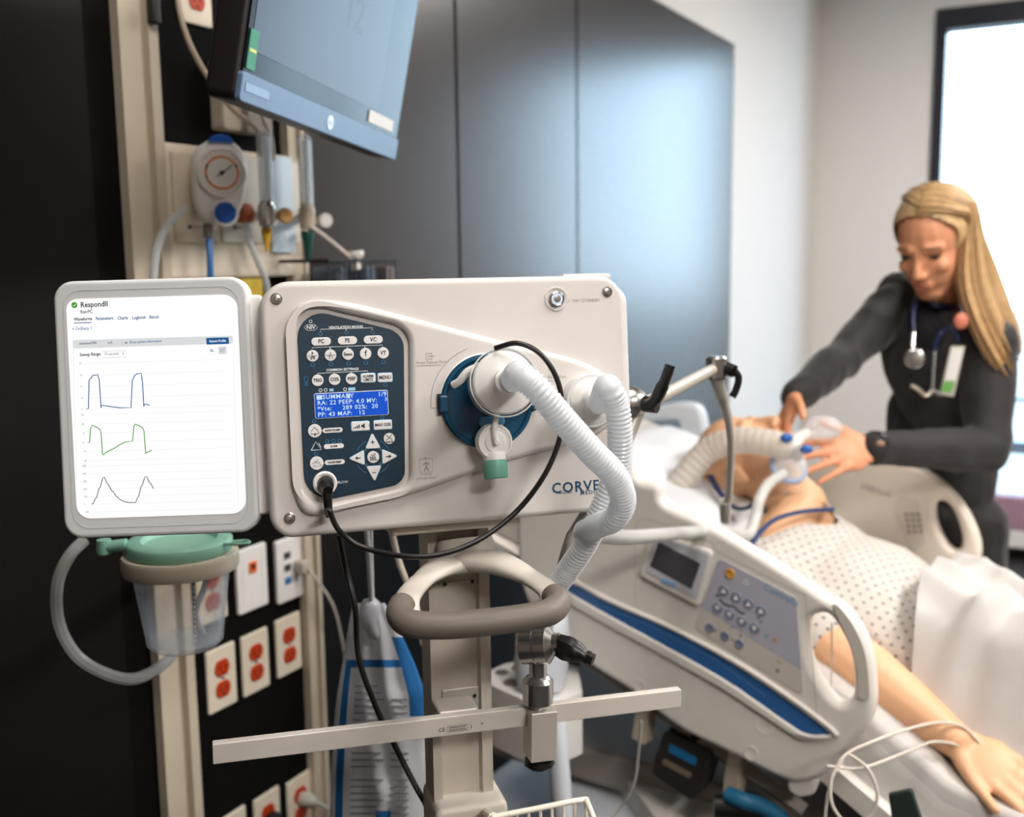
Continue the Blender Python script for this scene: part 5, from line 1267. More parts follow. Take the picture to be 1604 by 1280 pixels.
q = MB(); q.tube([at(850, 1100, 1.72) , BF.p(-.62, .53, .30)], .02, M_soft, 12); q.tube([at(800, 1100, 1.78), BF.p(-.72, .53, .30)], .02, M_soft, 12); q.build('tray_bracket', bed)
q = MB(); c_ = at(846, 1015, 1.72); q.lathe(c_ + V3((0, 0, -.065)), (.05, 0, 1), [(.040, 0), (.046, .03), (.046, .10), (.040, .13), (0, .132)], M_soft, 28); q.build('drum_cover', bed)
q = MB(); z2 = .48
quad([atz(*p, z2) for p in ((888, 1215), (900, 1165), (1012, 1095), (1090, 1120), (1140, 1280), (900, 1290))], .25, M_soft, q); q.build('corner_cover', bed, 'pale corner cover near the floor')
q = MB(); z3 = .53
quad([atz(*p, z3) for p in ((958, 1185), (1000, 1160), (1100, 1195), (1190, 1250), (1200, 1300), (1040, 1300))], .06, M_bed, q); q.build('step_cover', bed)
for a_, c_ in (((1018, 1100), (1006, 1158)), ((1160, 1180), (1148, 1248))):
    p0 = NR.hit(*a_, -.05); p1 = NR.hit(*c_, -.05); q = MB(); q.tube([p0 + V3((0, 0, .03)), p1], .018, M_beige, 4); q.build('rail_bracket', bed)
q = MB(); p0 = NR.hit(900, 1020, -.06); p1 = NR.hit(1260, 1270, -.06); q.tube([p0 , p1], .014, mat('grey_bar', (140, 132, 122), .5), 4); q.build('under_bar', bed)
q = MB(); q.tube([at(868, 1100, 1.62), at(884, 1300, 1.62), at(889, 1370, 1.63)], .017, M_soft, 16); q.build('head_post', bed)
# black controller hanging under the rail
BL = Frame(NR.p(*NR.uv(1075, 1200, -.04), -.04), (NR.p(*NR.uv(1115, 1180, -.04), -.04) - NR.p(*NR.uv(1040, 1148, -.04), -.04)))
t = thing('hanging_controller', 'black controller box with a blue bar under the near side rail', 'controller', BL)
P = BL.uvs([(1040, 1145), (1117, 1178), (1097, 1243), (1082, 1256), (1020, 1214), (1024, 1190)])
q = MB(); q.plate(BL, [rpoly(P, .008)], -.06, 0, .004, mat('charcoal_plastic', (46, 40, 36), .45)); q.build('case', t)
q = MB(); q.plate(BL, [rpoly(BL.uvs([(1049, 1164), (1092, 1187), (1090, 1200), (1047, 1177)]), .003)], -.001, .002, .0005, mat('controller_blue', (36, 116, 168), .3)); q.build('light_bar', t, 'blue bar')
q = MB(); q.plate(BL, [rpoly(BL.uvs([(1040, 1188), (1084, 1212), (1081, 1220), (1037, 1196)]), .003)], -.001, .002, .0005, mat('controller_tan', (120, 106, 92), .5)); q.build('slot', t, 'tan slot')
q = MB(); q.tube([BL.p(.0, .03, -.03), NR.hit(1090, 1150, -.05)], .01, M_black, 8); q.build('hook', t)
cable('bed_cable', [at(1005, 1130, 1.5), at(1000, 1180, 1.5), at(992, 1230, 1.5), at(965, 1275, 1.5), at(940, 1300, 1.48)], .0022, M_greyink, 'thin grey wire hanging beneath the bed tray', 'cable')
q = MB(); q.tube(spline([at(1140, 1245, 1.62), at(1165, 1255, 1.6), at(1190, 1262, 1.6), at(1220, 1280, 1.6), at(1240, 1310, 1.6)], 6), .014, mat('teal_pad', (30, 96, 132), .5), 10); q.build('bed_hose', None, 'blue hose bundle below the near rail', cat='hose')
q = MB(); q.tube(spline([at(1120, 1262, 1.63), at(1165, 1266, 1.62), at(1200, 1280, 1.62), at(1220, 1310, 1.62)], 6), .02, M_black, 10); q.build('bed_hose', None, 'black hose bundle below the near rail', cat='hose')
q = MB(); p0 = at(1415, 1238, 1.40); g = Frame(p0, BX); q.plate(g, [rpoly(g.uvs([(1392, 1243), (1428, 1236), (1446, 1290), (1400, 1300)]), .004)], -.006, .004, .002, mat('dark_green_webbing', (30, 46, 42), .8, vary=.3, scale=300)); q.build('restraint_strap', None, 'dark green webbing strap at the bottom right by the mattress', cat='strap')

# mattress (own thing), sheet, pillow
M_linen = mat('white_linen', (190, 186, 181), .8, bump=.3, bscale=25, sheen=.2)
q = MB(); NUc = 60; sec = []
for i in range(NUc + 1):
    u = -.86 + 1.9 * i / NUc; h = hm(u)
    pr = [(-.40, h - .02), (-.385, h), (-.2, h + .004), (.2, h + .004), (.37, h), (.392, h - .02), (.392, h - .085), (.37, h - .095), (-.385, h - .095), (-.40, h - .085)]
    sec.append([BF.p(u, v, n) for n, v in pr])
vs = [p for s_ in sec for p in s_]; K_ = 10
fs = [tuple(range(K_)), tuple(reversed(range(NUc * K_, NUc * K_ + K_)))]
for i in range(NUc):
    for k in range(K_): k2 = (k + 1) % K_; fs.append((i * K_ + k, i * K_ + k2, (i + 1) * K_ + k2, (i + 1) * K_ + k))
q.add(vs, fs, M_linen); q.build('mattress', None, 'white sheeted mattress with raised head section on the bed', cat='mattress', smooth=60)
pc_ = BF.p(-.46, hm(-.46) + .045, .02); sl = V3((BX.x, BX.y, -.42)).normalized()
pf = Frame(pc_, sl, BF.ez)   # pillow frame: u down the slope, v toward camera side, n below/above
pn = sl.cross(BF.ez); pn = pn if pn.z > 0 else -pn
q = MB(); vs = []; NP = 28
for sgn in (1, -1):
    for i in range(NP + 1):
        for j_ in range(NP + 1):
            a = -1 + 2 * i / NP; b_ = -1 + 2 * j_ / NP
            e = max(0, (1 - abs(a) ** 3)) ** .5 * max(0, (1 - abs(b_) ** 3)) ** .5
            w = noise.noise(V3((a * 3, b_ * 3, sgn))) * .01
            vs.append(pc_ + sl * (a * .20) + BF.ez * (b_ * .30) + pn * (sgn * (.048 * e + w * e)))
fs = []
for s_ in range(2):
    o_ = s_ * (NP + 1) ** 2
    for i in range(NP):
        for j_ in range(NP): k = o_ + i * (NP + 1) + j_; fs.append((k, k + 1, k + NP + 2, k + NP + 1))
q.add(vs, fs, mat('pillow_white', (208, 210, 212), .8, sheen=.2)); q.build('pillow', None, "white pillow under the patient's head", cat='pillow', smooth=180)

# ================================================================= patient
SK = mat('patient_skin', (220, 172, 132), .5, sss=.15, vary=.04)
pat = thing('patient', 'person lying on the bed in a white dotted gown, arm resting along the side', 'person', BF, BF.p(0, hm(0), 0))
hc = at(1172, 722, 2.085)
hup = (-V3((BX.x, BX.y, -.34))).normalized()           # toward the crown
hfw = (V3((0.05, -.10, 1)) ); hfw = (hfw - hup * hfw.dot(hup)).normalized()
def head(B, c, fw, up, k=1.0):
    sd = fw.cross(up).normalized()
    def P(x, y, z): return c + (sd * x + fw * y + up * z) * k
    E3 = (sd, fw, up)
    B.ell(P(0, -.012, .035), (.074 * k, .094 * k, .082 * k), *E3)
    B.ell(P(0, .022, -.02), (.060 * k, .068 * k, .085 * k), *E3)
    B.ell(P(0, .050, -.088), (.028 * k, .026 * k, .022 * k), *E3)          # chin
    for s_ in (-1, 1):
        B.cap(P(s_ * .052, .0, -.055), .016 * k, P(s_ * .015, .055, -.09), .016 * k)   # jaw
        B.ell(P(s_ * .036, .062, -.018), (.022 * k, .020 * k, .018 * k), *E3)    # cheek
        B.cap(P(s_ * .018, .080, .028), .011 * k, P(s_ * .045, .066, .024), .010 * k)  # brow
        B.ell(P(s_ * .074, -.012, -.008), (.008 * k, .016 * k, .030 * k), *E3)   # ear
        B.ell(P(s_ * .030, .070, .008), (.012 * k, .010 * k, .008 * k), *E3)
        B.ell(P(s_ * .012, .098, -.030), (.008 * k, .009 * k, .007 * k), *E3)
    B.cap(P(0, .085, .018), .008 * k, P(0, .108, -.026), .0105 * k)         # nose
    B.cap(P(-.016, .086, -.053), .0065 * k, P(.016, .086, -.053), .0065 * k)
    B.cap(P(-.014, .084, -.063), .007 * k, P(.014, .084, -.063), .007 * k)
    return P, E3
def hand(B, wrist, d, pn_, thumb, k=1.0, curl=.35, spread=.10, tc=.5, wr=.024, ts=.70):
    """wrist point, finger direction, palm normal (palm side), thumb side vector"""
    d = d.normalized(); pn_ = (pn_ - d * pn_.dot(d)).normalized(); sd = d.cross(pn_).normalized()
    if sd.dot(thumb) < 0: sd = -sd
    cen = wrist + d * .048 * k
    B.ell(cen + d * .004, (.043 * k, .040 * k, .0150 * k), sd, d, pn_)
    Ls = [(.040, .024, .019), (.045, .028, .020), (.041, .026, .019), (.032, .020, .017)]
    for i in range(4):
        x = (.030 - .0200 * i) * k
        kn = wrist + d * (.088 - .004 * abs(i - 1.2)) * k + sd * x
        B.cap(wrist + sd * x * .6 + d * .012 * k, .0125 * k, kn, .0105 * k)
        fd = (d + sd * spread * (1.4 - i)).normalized(); p = kn; r_ = .0088 * k if i < 3 else .0078 * k
        an = curl * .7
        for L_ in Ls[i]:
            dd = fd * math.cos(an) + pn_ * math.sin(an); p2 = p + dd * L_ * k; B.cap(p, r_, p2, r_ * .92); r_ *= .92; p = p2; an += curl
    t0 = wrist + d * .022 * k + sd * .024 * k; td = (d * .62 + sd * ts + pn_ * tc * .6).normalized()
    t1_ = t0 + td * .040 * k; B.cap(wrist + sd * .010 * k + d * .01 * k, .015 * k, t0 + td * .01, .0135 * k); B.cap(t0, .0135 * k, t1_, .0105 * k)
    td2 = (td + d * .5 + pn_ * tc * .3).normalized(); t2_ = t1_ + td2 * .028 * k; B.cap(t1_, .0105 * k, t2_, .0088 * k); B.cap(t2_, .0088 * k, t2_ + td2 * .018 * k, .0078 * k)
BD = BF.p
B = Blob(); PH, PE = head(B, hc, hfw, hup, .95)
def bp(u, n, h): return BF.p(u, hm(u) + h, n)
uh = (hc - BC).dot(BX)
nk = hc - hup * .13 - hfw * .035
B.cap(hc - hup * .05 - hfw * .02, .052, nk, .047)
c1_, c2_, c3_ = at(1268, 884, 1.99), at(1364, 942, 1.91), at(1456, 1000, 1.84)
ax1 = (c2_ - c1_).normalized(); lt1 = (BF.ez - ax1 * BF.ez.dot(ax1)).normalized(); nm1 = ax1.cross(lt1); nm1 = nm1 if nm1.z > 0 else -nm1
B.ell(c1_, (.13, .17, .075), ax1, lt1, nm1); B.ell(c2_, (.15, .17, .085), ax1, lt1, nm1); B.ell(c3_, (.14, .17, .08), ax1, lt1, nm1)
shn = c1_ - ax1 * .04 + lt1 * .16 - nm1 * .01; shf = c1_ - ax1 * .02 - lt1 * .15 - nm1 * .02
B.cap(nk, .044, shn, .05); B.cap(nk, .044, shf, .05)
elb = at(1300, 1008, 1.70); wri = at(1494, 1158, 1.555)
B.chain([shn, elb], [.052, .047]); B.chain([elb, elb.lerp(wri, .3), elb.lerp(wri, .65), wri], [.047, .050, .041, .029])
hd = (at(1612, 1236, 1.475) - wri)
hand(B, wri + hd.normalized() * .005, hd, V3((.25, .5, -.9)), V3((-.5, -.8, -.1)), 1.0, curl=.30, spread=.05, tc=-.05, ts=.40)
elf = c2_ - lt1 * .25 + V3((0, 0, -.02)); B.chain([shf, elf, c3_ - lt1 * .26 + ax1 * .05], [.05, .042, .03])
hand(B, c3_ - lt1 * .26 + ax1 * .05, BX, V3((0, 0, -1)), BF.ez, .95, curl=.2)
for s_ in (-1, 1): B.chain([c3_ + lt1 * .085 * s_, BF.p(.35, .80, .08 + .1 * s_), BF.p(.85, .775, .02 + .12 * s_)], [.085, .06, .04])
B.mesh('body', pat, SK, .0045, 5)
# eyes closed line
for s_ in (-1, 1):
    q = MB(); q.tube([PH(s_ * .044, .076, .006), PH(s_ * .034, .083, .003), PH(s_ * .022, .082, .005)], .0016, mat('lash_brown', (92, 62, 44), .6), 6); q.build('eyelid', pat)
# gown
gm = bpy.data.materials.new('dotted_gown'); gm.use_nodes = True
nt = gm.node_tree; bs = nt.nodes['Principled BSDF']; bs.inputs['Roughness'].default_value = .85
tcn = nt.nodes.new('ShaderNodeTexCoord'); sp = nt.nodes.new('ShaderNodeSeparateXYZ'); nt.links.new(tcn.outputs['Object'], sp.inputs[0])
def mnode(op, a, b_=None, v=None):
    n = nt.nodes.new('ShaderNodeMath'); n.operation = op
    if hasattr(a, 'links') or hasattr(a, 'is_linked'): nt.links.new(a, n.inputs[0])
    else: n.inputs[0].default_value = a
    if b_ is not None:
        if hasattr(b_, 'is_linked'): nt.links.new(b_, n.inputs[1])
        else: n.inputs[1].default_value = b_
    return n.outputs[0]
sxx = mnode('DIVIDE', sp.outputs['X'], .0185); yy = mnode('MULTIPLY', sp.outputs['Y'], -.75); zz_ = mnode('ADD', sp.outputs['Z'], yy); szz = mnode('DIVIDE', zz_, .0185)
row = mnode('FLOOR', szz); par = mnode('MULTIPLY', row, .5); sx2 = mnode('ADD', sxx, par)
fx = mnode('SUBTRACT', mnode('FRACT', sx2), .5); fz = mnode('SUBTRACT', mnode('FRACT', szz), .5)
dd = mnode('SQRT', mnode('ADD', mnode('MULTIPLY', fx, fx), mnode('MULTIPLY', fz, fz))); lt_ = mnode('LESS_THAN', dd, .15)
mxx = nt.nodes.new('ShaderNodeMix'); mxx.data_type = 'RGBA'; mxx.inputs[6].default_value = rgb((198, 191, 182)); mxx.inputs[7].default_value = rgb((96, 90, 92))
nt.links.new(lt_, mxx.inputs[0]); nt.links.new(mxx.outputs[2], bs.inputs['Base Color']); bs.inputs['Sheen Weight'].default_value = .2
B = Blob()
B.ell(c1_ , (.145, .195, .092), ax1, lt1, nm1); B.ell(c2_, (.165, .20, .102), ax1, lt1, nm1); B.ell(c3_, (.16, .20, .098), ax1, lt1, nm1)
B.chain([c1_ + lt1 * .1, shn, shn.lerp(elb, .45), shn.lerp(elb, .82)], [.075, .068, .063, .066]); B.chain([c1_ - lt1 * .1, shf, shf.lerp(elf, .7)], [.075, .066, .06])
ncut = nk + hfw * .0
B.mesh('gown', pat, gm, .006, 8, 'white dotted hospital gown', noise_amp=.004, noise_scale=9, cut=lambda v: (v - ncut).length > .072)
q = MB(); q.tube(spline([at(1176, 856, 1.80), at(1192, 832, 1.83), at(1218, 812, 1.88), at(1260, 801, 1.93), at(1305, 798, 1.99)], 6), .0045, mat('navy_trim', (44, 62, 104), .7), 8); q.build('gown_trim', pat, 'navy neck trim')
# hose over the forehead, mask, tubing
q = MB(); P = resample(spline([at(1030, 790, 2.02), at(1068, 752, 2.02), at(1110, 706, 2.02), at(1155, 690, 1.99), at(1205, 694, 1.96), at(1240, 704, 1.95)], 16), .003)
q.tube(P, [.026 + .0009 * math.sin(i * 1.3) for i in range(len(P))], mat('pale_wrap', (230, 224, 214), .5, alpha=.75, translu=.3), 16); q.build('breathing_hose', None, "wide pale hose lying across the patient's forehead to the mask", cat='hose', smooth=80)
mk = at(1238, 728, 1.955)
md = (hfw * .55 - hup * .2 + V3((-.1, -.6, .35))).normalized()
t = thing('face_mask', "clear breathing mask with blue cushion ring held on the patient's mouth", 'mask', None, mk)
q = MB(); q.lathe(mk - md * .012, md, [(.030, -.008), (.037, 0), (.036, .008), (.030, .010), (.028, .002)], mat('mask_cushion', (176, 196, 226), .3, translu=.3), 36, cap=False); q.build('cushion', t, 'pale blue ring')
q = MB(); q.lathe(mk - md * .012, md, [(.031, .008), (.027, .024), (.015, .036), (.011, .040), (.011, .062)], glass('mask_dome', (236, 238, 238), .1, .35), 32, cap=False); q.build('dome', t)
for px, py in ((1232, 686), (1263, 704)):
    q = MB(); q.ball(at(px, py, 1.93), (.012, .008, .009), mat('mask_blue', (40, 92, 170), .3), seg=12, rings=8); q.build('clip', t, 'blue clip')
t = thing('resuscitator', "clear plastic resuscitator bag between the caregiver's hands", 'resuscitator', None, at(1270, 675, 2.06))
q = MB(); q.ball(at(1288, 672, 2.08), (.040, .03, .027), glass('clear_bag', (240, 240, 240), .15, .75), seg=24, rings=16); q.build('bag', t)
q = MB(); q.tube([at(1240, 708, 1.96), at(1246, 690, 1.99), at(1262, 680, 2.04)], [.013, .014, .012], mat('milky_connector', (224, 222, 216), .3, alpha=.9), 16); q.build('connector', t)
q = MB(); P = resample(spline([at(1228, 742, 1.93), at(1205, 757, 1.90), at(1190, 782, 1.86), at(1183, 812, 1.84), at(1170, 838, 1.80), at(1130, 832, 1.70), at(1060, 836, 1.55), at(985, 842, 1.35), at(945, 838, 1.12), at(922, 835, 1.03)], 16), .004)
q.tube(P, .0100, mat('smooth_white_tube', (222, 222, 218), .3, translu=.3, alpha=.95), 16); q.build('patient_tube', None, 'smooth white tube running over the near rail to the mask', cat='hose', smooth=80)
q = MB(); q.tube(spline([at(1112, 745, 2.03), at(1128, 772, 1.98), at(1150, 795, 1.93), at(1172, 795, 1.92), at(1192, 780, 1.93)], 5), .007, mat('navy_strap', (34, 42, 78), .7), 8, flat=.4); q.build('mask_strap', None, "navy strap under the patient's chin", cat='strap')
q = MB(); c_ = hc - hup * .21 + BF.ez * -.03 + pn * .055; vs = []; 
for i in range(13):
    for j_ in range(13):
        a = -1 + i / 6; b_ = -1 + j_ / 6; vs.append(at(1268 + 34 * a + 8 * b_, 790 + 10 * b_ + 9 * a, 2.02 + .03 * b_) + V3((0, 0, .008 * (1 - a * a) + .003 * noise.noise(V3((a * 3, b_ * 3, 0))))))
fs = [(i * 13 + j_, i * 13 + j_ + 1, (i + 1) * 13 + j_ + 1, (i + 1) * 13 + j_) for i in range(12) for j_ in range(12)]
vs2 = [v - V3((0, 0, .006)) for v in vs]; q.add(vs + vs2, fs + [tuple(169 + k for k in reversed(f)) for f in fs], mat('pale_blue_cloth', (206, 216, 224), .8)); q.build('towel', None, "pale blue cloth tucked at the patient's neck", cat='cloth', smooth=180)

# sheet over the legs
q = MB(); NUs, NVs = 110, 90; vs = []
UB = sorted([(n_, BF.uv(px_, py_, n_)[0]) for n_, px_, py_ in ((.40, 1405, 1130), (.30, 1424, 1080), (.15, 1436, 1010), (.0, 1470, 945), (-.12, 1500, 912))])
def ub(n):
    if n <= UB[0][0]: return UB[0][1]
    for (a, b), (c, d) in zip(UB[:-1], UB[1:]):
        if n <= c: return b + (d - b) * (n - a) / (c - a)
    return UB[-1][1]
nC = (c3_ - BC).dot(BF.ez); uC = (c3_ - BC).dot(BX); tC = c3_.z + .098
def loc(p): q_ = p - BC; return (q_.dot(BX), q_.dot(BF.ez), p.z)
LEGS = [(c3_ - lt1 * .11, .105, c3_ + lt1 * .09, .105)]
for s_ in (-1, 1):
    A3, B3, C3 = c3_ + lt1 * .085 * s_, BF.p(.35, .80, .08 + .1 * s_), BF.p(.85, .775, .02 + .12 * s_)
    LEGS += [(A3, .105, B3, .085), (B3, .085, C3, .065)]
LEGS += [(c3_, .095, BF.p(.5, .78, .06), .06)]
LEGS = [(loc(a), ra, loc(b), rb) for a, ra, b, rb in LEGS]
def sheet_h(u, n):
    base = hm(u) + .014; h = base; ac = 0
    for a, ra, b, rb in LEGS:
        dx_, dy_ = b[0] - a[0], b[1] - a[1]; L2 = dx_ * dx_ + dy_ * dy_
        t = max(0, min(1, ((u - a[0]) * dx_ + (n - a[1]) * dy_) / L2)); d_ = math.hypot(u - a[0] - dx_ * t, n - a[1] - dy_ * t)
        r_ = ra + (rb - ra) * t + .012; v = a[2] + (b[2] - a[2]) * t; k = .8 * r_
        z = v + (math.sqrt(r_ * r_ - d_ * d_) if d_ < k else .6 * r_ - (d_ - k) * 2.2)
        ac += math.exp(60 * (z - 1.0))
    h = math.log(ac + math.exp(60 * (base - 1.0))) / 60 + 1.0
    w = .020 * math.exp(-((u - .06 - (.32 - n) * .55 + .03 * noise.noise(V3((n * 6, 0, 1)))) / .022) ** 2) * (1 if -.15 < n < .3 else 0) - .012 * math.exp(-((u - .10 - (.32 - n) * .55) / .02) ** 2) + .014 * noise.noise(V3((u * 6 + n * 3.5, n * 5 - u * 2, 3))) + .017 * (1 - abs(noise.noise(V3((u * 6 - n * 7, n * 3 + u, 9)))) * 2) + .006 * (1 - abs(noise.noise(V3((u * 15 + n * 9, n * 11, 4)))) * 2)
    return h + max(w, -.006) * (1 if n < .24 else max(.25, 1 - (n - .24) * 9))
for i in range(NUs + 1):
    for j_ in range(NVs + 1):
        n = -.44 + .77 * j_ / NVs
        u0_ = ub(n)
        u = u0_ + (1.0 - u0_) * i / NUs
        vs.append(BF.p(u, sheet_h(u, n), n))
fs = [(i * (NVs + 1) + j_, i * (NVs + 1) + j_ + 1, (i + 1) * (NVs + 1) + j_ + 1, (i + 1) * (NVs + 1) + j_) for i in range(NUs) for j_ in range(NVs)]
NN = len(vs); vs2 = [v - V3((0, 0, .008)) for v in vs]
q.add(vs + vs2, fs + [tuple(NN + k for k in reversed(f)) for f in fs], M_linen); q.build('blanket', None, "white sheet draped over the patient's legs", cat='blanket', smooth=180)
q = MB(); vs = []; NA, NB = 60, 36
for i in range(NA + 1):
    for j_ in range(NB + 1):
        u = -.10 + .62 * i / NA; n = .20 + .235 * j_ / NB
        w = .008 * noise.noise(V3((u * 9, n * 12, 5))) + .009 * (1 - abs(noise.noise(V3((u * 8 + n * 7, n * 6, 2)))) * 2)
        z = hm(u) + .010 + max(w, -.006)
        if n > .385: z -= (n - .385) * 3.2
        vs.append(BF.p(u, z, min(n, .385 + (n - .385) * .45) if n > .385 else n))
fs = [(i * (NB + 1) + j_, i * (NB + 1) + j_ + 1, (i + 1) * (NB + 1) + j_ + 1, (i + 1) * (NB + 1) + j_) for i in range(NA) for j_ in range(NB)]
NN = len(vs); q.add(vs + [v - V3((0, 0, .004)) for v in vs], fs + [tuple(NN + k for k in reversed(f)) for f in fs], M_linen); q.build('bed_sheet', None, "rumpled white sheet on the mattress edge under the patient's forearm", cat='sheet', smooth=180)
# lead wires over the arm
M_lead = mat('lead_wire', (206, 198, 186), .45)
cable('lead_wire', [at(1290, 1300, 1.40), at(1300, 1230, 1.40), at(1322, 1185, 1.42), at(1372, 1160, 1.44), at(1430, 1140, 1.48), at(1475, 1132, 1.53), at(1510, 1140, 1.54), at(1540, 1170, 1.53)], .0022, M_lead, "grey lead wire crossing the patient's forearm", 'wire')
cable('lead_wire', [at(1295, 1200, 1.41), at(1350, 1203, 1.41), at(1420, 1178, 1.46), at(1465, 1162, 1.52), at(1510, 1172, 1.53), at(1552, 1200, 1.53), at(1578, 1232, 1.53)], .0022, M_lead, "grey lead wire resting across the patient's wrist to the hand", 'wire')
cable('lead_wire', [at(1330, 1182, 1.42), at(1360, 1205, 1.40), at(1374, 1245, 1.39), at(1362, 1280, 1.39), at(1330, 1292, 1.39), at(1304, 1262, 1.39), at(1303, 1220, 1.40), at(1320, 1190, 1.41)], .0024, M_lead, 'looped grey lead wire hanging beside the rail', 'wire')
q = MB(); q.tube([NR.hit(1303, 975, -.03), NR.hit(1302, 1090, -.03)], .0012, M_lead, 6); q.build('lead_wire', None, 'thin straight wire behind the rail hand hole', cat='wire')

# ================================================================= caregiver
SN = mat('caregiver_skin', (214, 150, 112), .5, sss=.12, vary=.04)
M_cloth = mat('charcoal_jacket', (30, 26, 25), .75, sheen=.15, bump=.3, bscale=60)
M_cloth2 = mat('charcoal_trousers', (27, 23, 22), .8, sheen=.15, bump=.3, bscale=60)
nurse = thing('caregiver', 'person in charcoal scrubs with long blond hair, leaning over and holding the mask', 'person', None, V3((1.07, 2.62, 0)))
B = Blob()
ncen = at(1462, 385, 2.36)
nfw = V3((-.62, -.66, -.42)).normalized(); nup = V3((-.30, -.30, .9)); nup = (nup - nfw * nup.dot(nfw)).normalized()
NH, NE = head(B, ncen, nfw, nup, .98)
rsh = at(1412, 468, 2.52); lsh = at(1550, 543, 2.36); mid = rsh.lerp(lsh, .5)
nb = ncen - nup * .09 - nfw * .01
B.cap(ncen - nup * .04 - nfw * .01, .050, mid + V3((0, .03, .02)), .055)
pel = at(1462, 800, 2.52); che = at(1480, 590, 2.45)
axs = (lsh - rsh).normalized(); upv_ = V3((0, 0, 1)); fwn = V3((axs.y, -axs.x, 0)).normalized()
B.ell(che, (.145, .095, .18), axs, fwn, upv_); B.ell(at(1475, 700, 2.5), (.125, .09, .15), axs, fwn, upv_); B.ell(pel, (.15, .10, .13), axs, fwn, upv_)
relb = at(1322, 560, 2.36); rwr = at(1243, 622, 2.13)
lelb = at(1545, 705, 2.24); lwr = at(1365, 702, 2.10)
B.chain([rsh, relb, rwr], [.045, .036, .024]); B.chain([lsh, lelb, lwr], [.045, .036, .025])
hip1 = pel + axs * .08; hip2 = pel - axs * .08; kn1 = hip1 + V3((.02, .02, -.40)); kn2 = hip2 + V3((0, .02, -.40)); kn1.z = kn2.z = .46
ft1 = V3((kn1.x + .02, kn1.y + .05, .08)); ft2 = V3((kn2.x, kn2.y + .05, .08))
for h_, k_, f_ in ((hip1, kn1, ft1), (hip2, kn2, ft2)):
    B.chain([h_, k_, f_], [.08, .052, .035]); B.cap(f_ - V3((0, 0, .03)), .03, f_ + fwn * .14 - V3((0, 0, .048)), .024)
hd1 = at(1216, 700, 2.06) - rwr
hand(B, rwr, hd1, V3((.75, -.1, -.4)), V3((.9, .1, .0)), .98, curl=.30, spread=.08, tc=.2)
hd2 = at(1235, 728, 2.02) - lwr
hand(B, lwr, hd2, V3((-.1, .75, -.5)), V3((0, -.1, 1)), .98, curl=.16, spread=.13, tc=.1)
B.mesh('body', nurse, SN, .0042, 5)
# face details
for s_ in (-1, 1):
    q = MB(); q.ball(NH(s_ * .030, .0745, .006), (.0125, .0062, .0048), mat('eye_dark', (58, 42, 34), .3), *NE, seg=12, rings=8)
    q.tube([NH(s_ * .046, .071, .009), NH(s_ * .031, .082, .0125), NH(s_ * .017, .079, .008)], .0020, mat('lash_dark', (60, 40, 30), .6), 6); q.build('eye', nurse)
for s_ in (-1, 1):
    q = MB(); q.tube([NH(s_ * .050, .072, .029), NH(s_ * .034, .086, .034), NH(s_ * .016, .089, .033)], .0032, mat('brow_brown', (150, 108, 74), .7), 6, flat=.5); q.build('eyebrow', nurse)
q = MB(); q.tube([NH(-.021, .084, -.0575), NH(-.007, .0925, -.0545), NH(.007, .0925, -.0545), NH(.021, .084, -.0575)], [.0022, .0052, .0052, .0022], mat('lip_rose', (186, 104, 88), .45), 8, flat=.8); q.build('lips', nurse)
# jacket
B = Blob()
B.ell(che + V3((0, 0, .03)), (.168, .122, .20), axs, fwn, upv_); B.ell(at(1474, 700, 2.5), (.142, .112, .18), axs, fwn, upv_); B.ell(at(1462, 780, 2.52), (.155, .115, .12), axs, fwn, upv_)
B.chain([mid + V3((0, .02, .0)), rsh], [.085, .062]); B.chain([mid + V3((0, .02, .0)), lsh], [.085, .064])
B.chain([rsh, relb, relb.lerp(rwr, .5), rwr.lerp(relb, .04)], [.056, .043, .038, .031]); B.chain([lsh, lelb, lelb.lerp(lwr, .5), lwr.lerp(lelb, .02)], [.060, .047, .038, .030])
for h_ in (pel + axs * .10 , pel - axs * .10): B.ell(h_ - V3((0, 0, .02)), (.07, .10, .10), axs, fwn, upv_)
nvec = (ncen - mid).normalized()
B.mesh('jacket', nurse, M_cloth, .006, 6, 'charcoal long-sleeved jacket', noise_amp=.006, noise_scale=9, cut=lambda v: (v - mid - V3((0, -.02, .06))).length > .065)
B = Blob()
for h_, k_, f_ in ((hip1, kn1, ft1), (hip2, kn2, ft2)): B.chain([h_ , k_, f_ + V3((0, 0, .03))], [.105, .082, .075])
B.ell(pel - V3((0, 0, .03)), (.175, .125, .14), axs, fwn, upv_)
B.mesh('trousers', nurse, M_cloth2, .008, 6, 'charcoal trousers', noise_amp=.006, noise_scale=8)
B = Blob()
B.m = None
for f_ in (ft1, ft2): B.cap(f_ - V3((0, 0, .035)), .040, f_ + fwn * .16 - V3((0, 0, .046)), .032)
B.mesh('shoes', nurse, M_black, .006, 4)
# inner dark shirt at the neck
B = Blob(); B.ell(mid + V3((0, -.0, -.03)) + fwn * .035, (.075, .075, .085), axs, fwn, upv_); B.mesh('undershirt', nurse, mat('black_shirt', (18, 18, 24), .8), .006, 4)
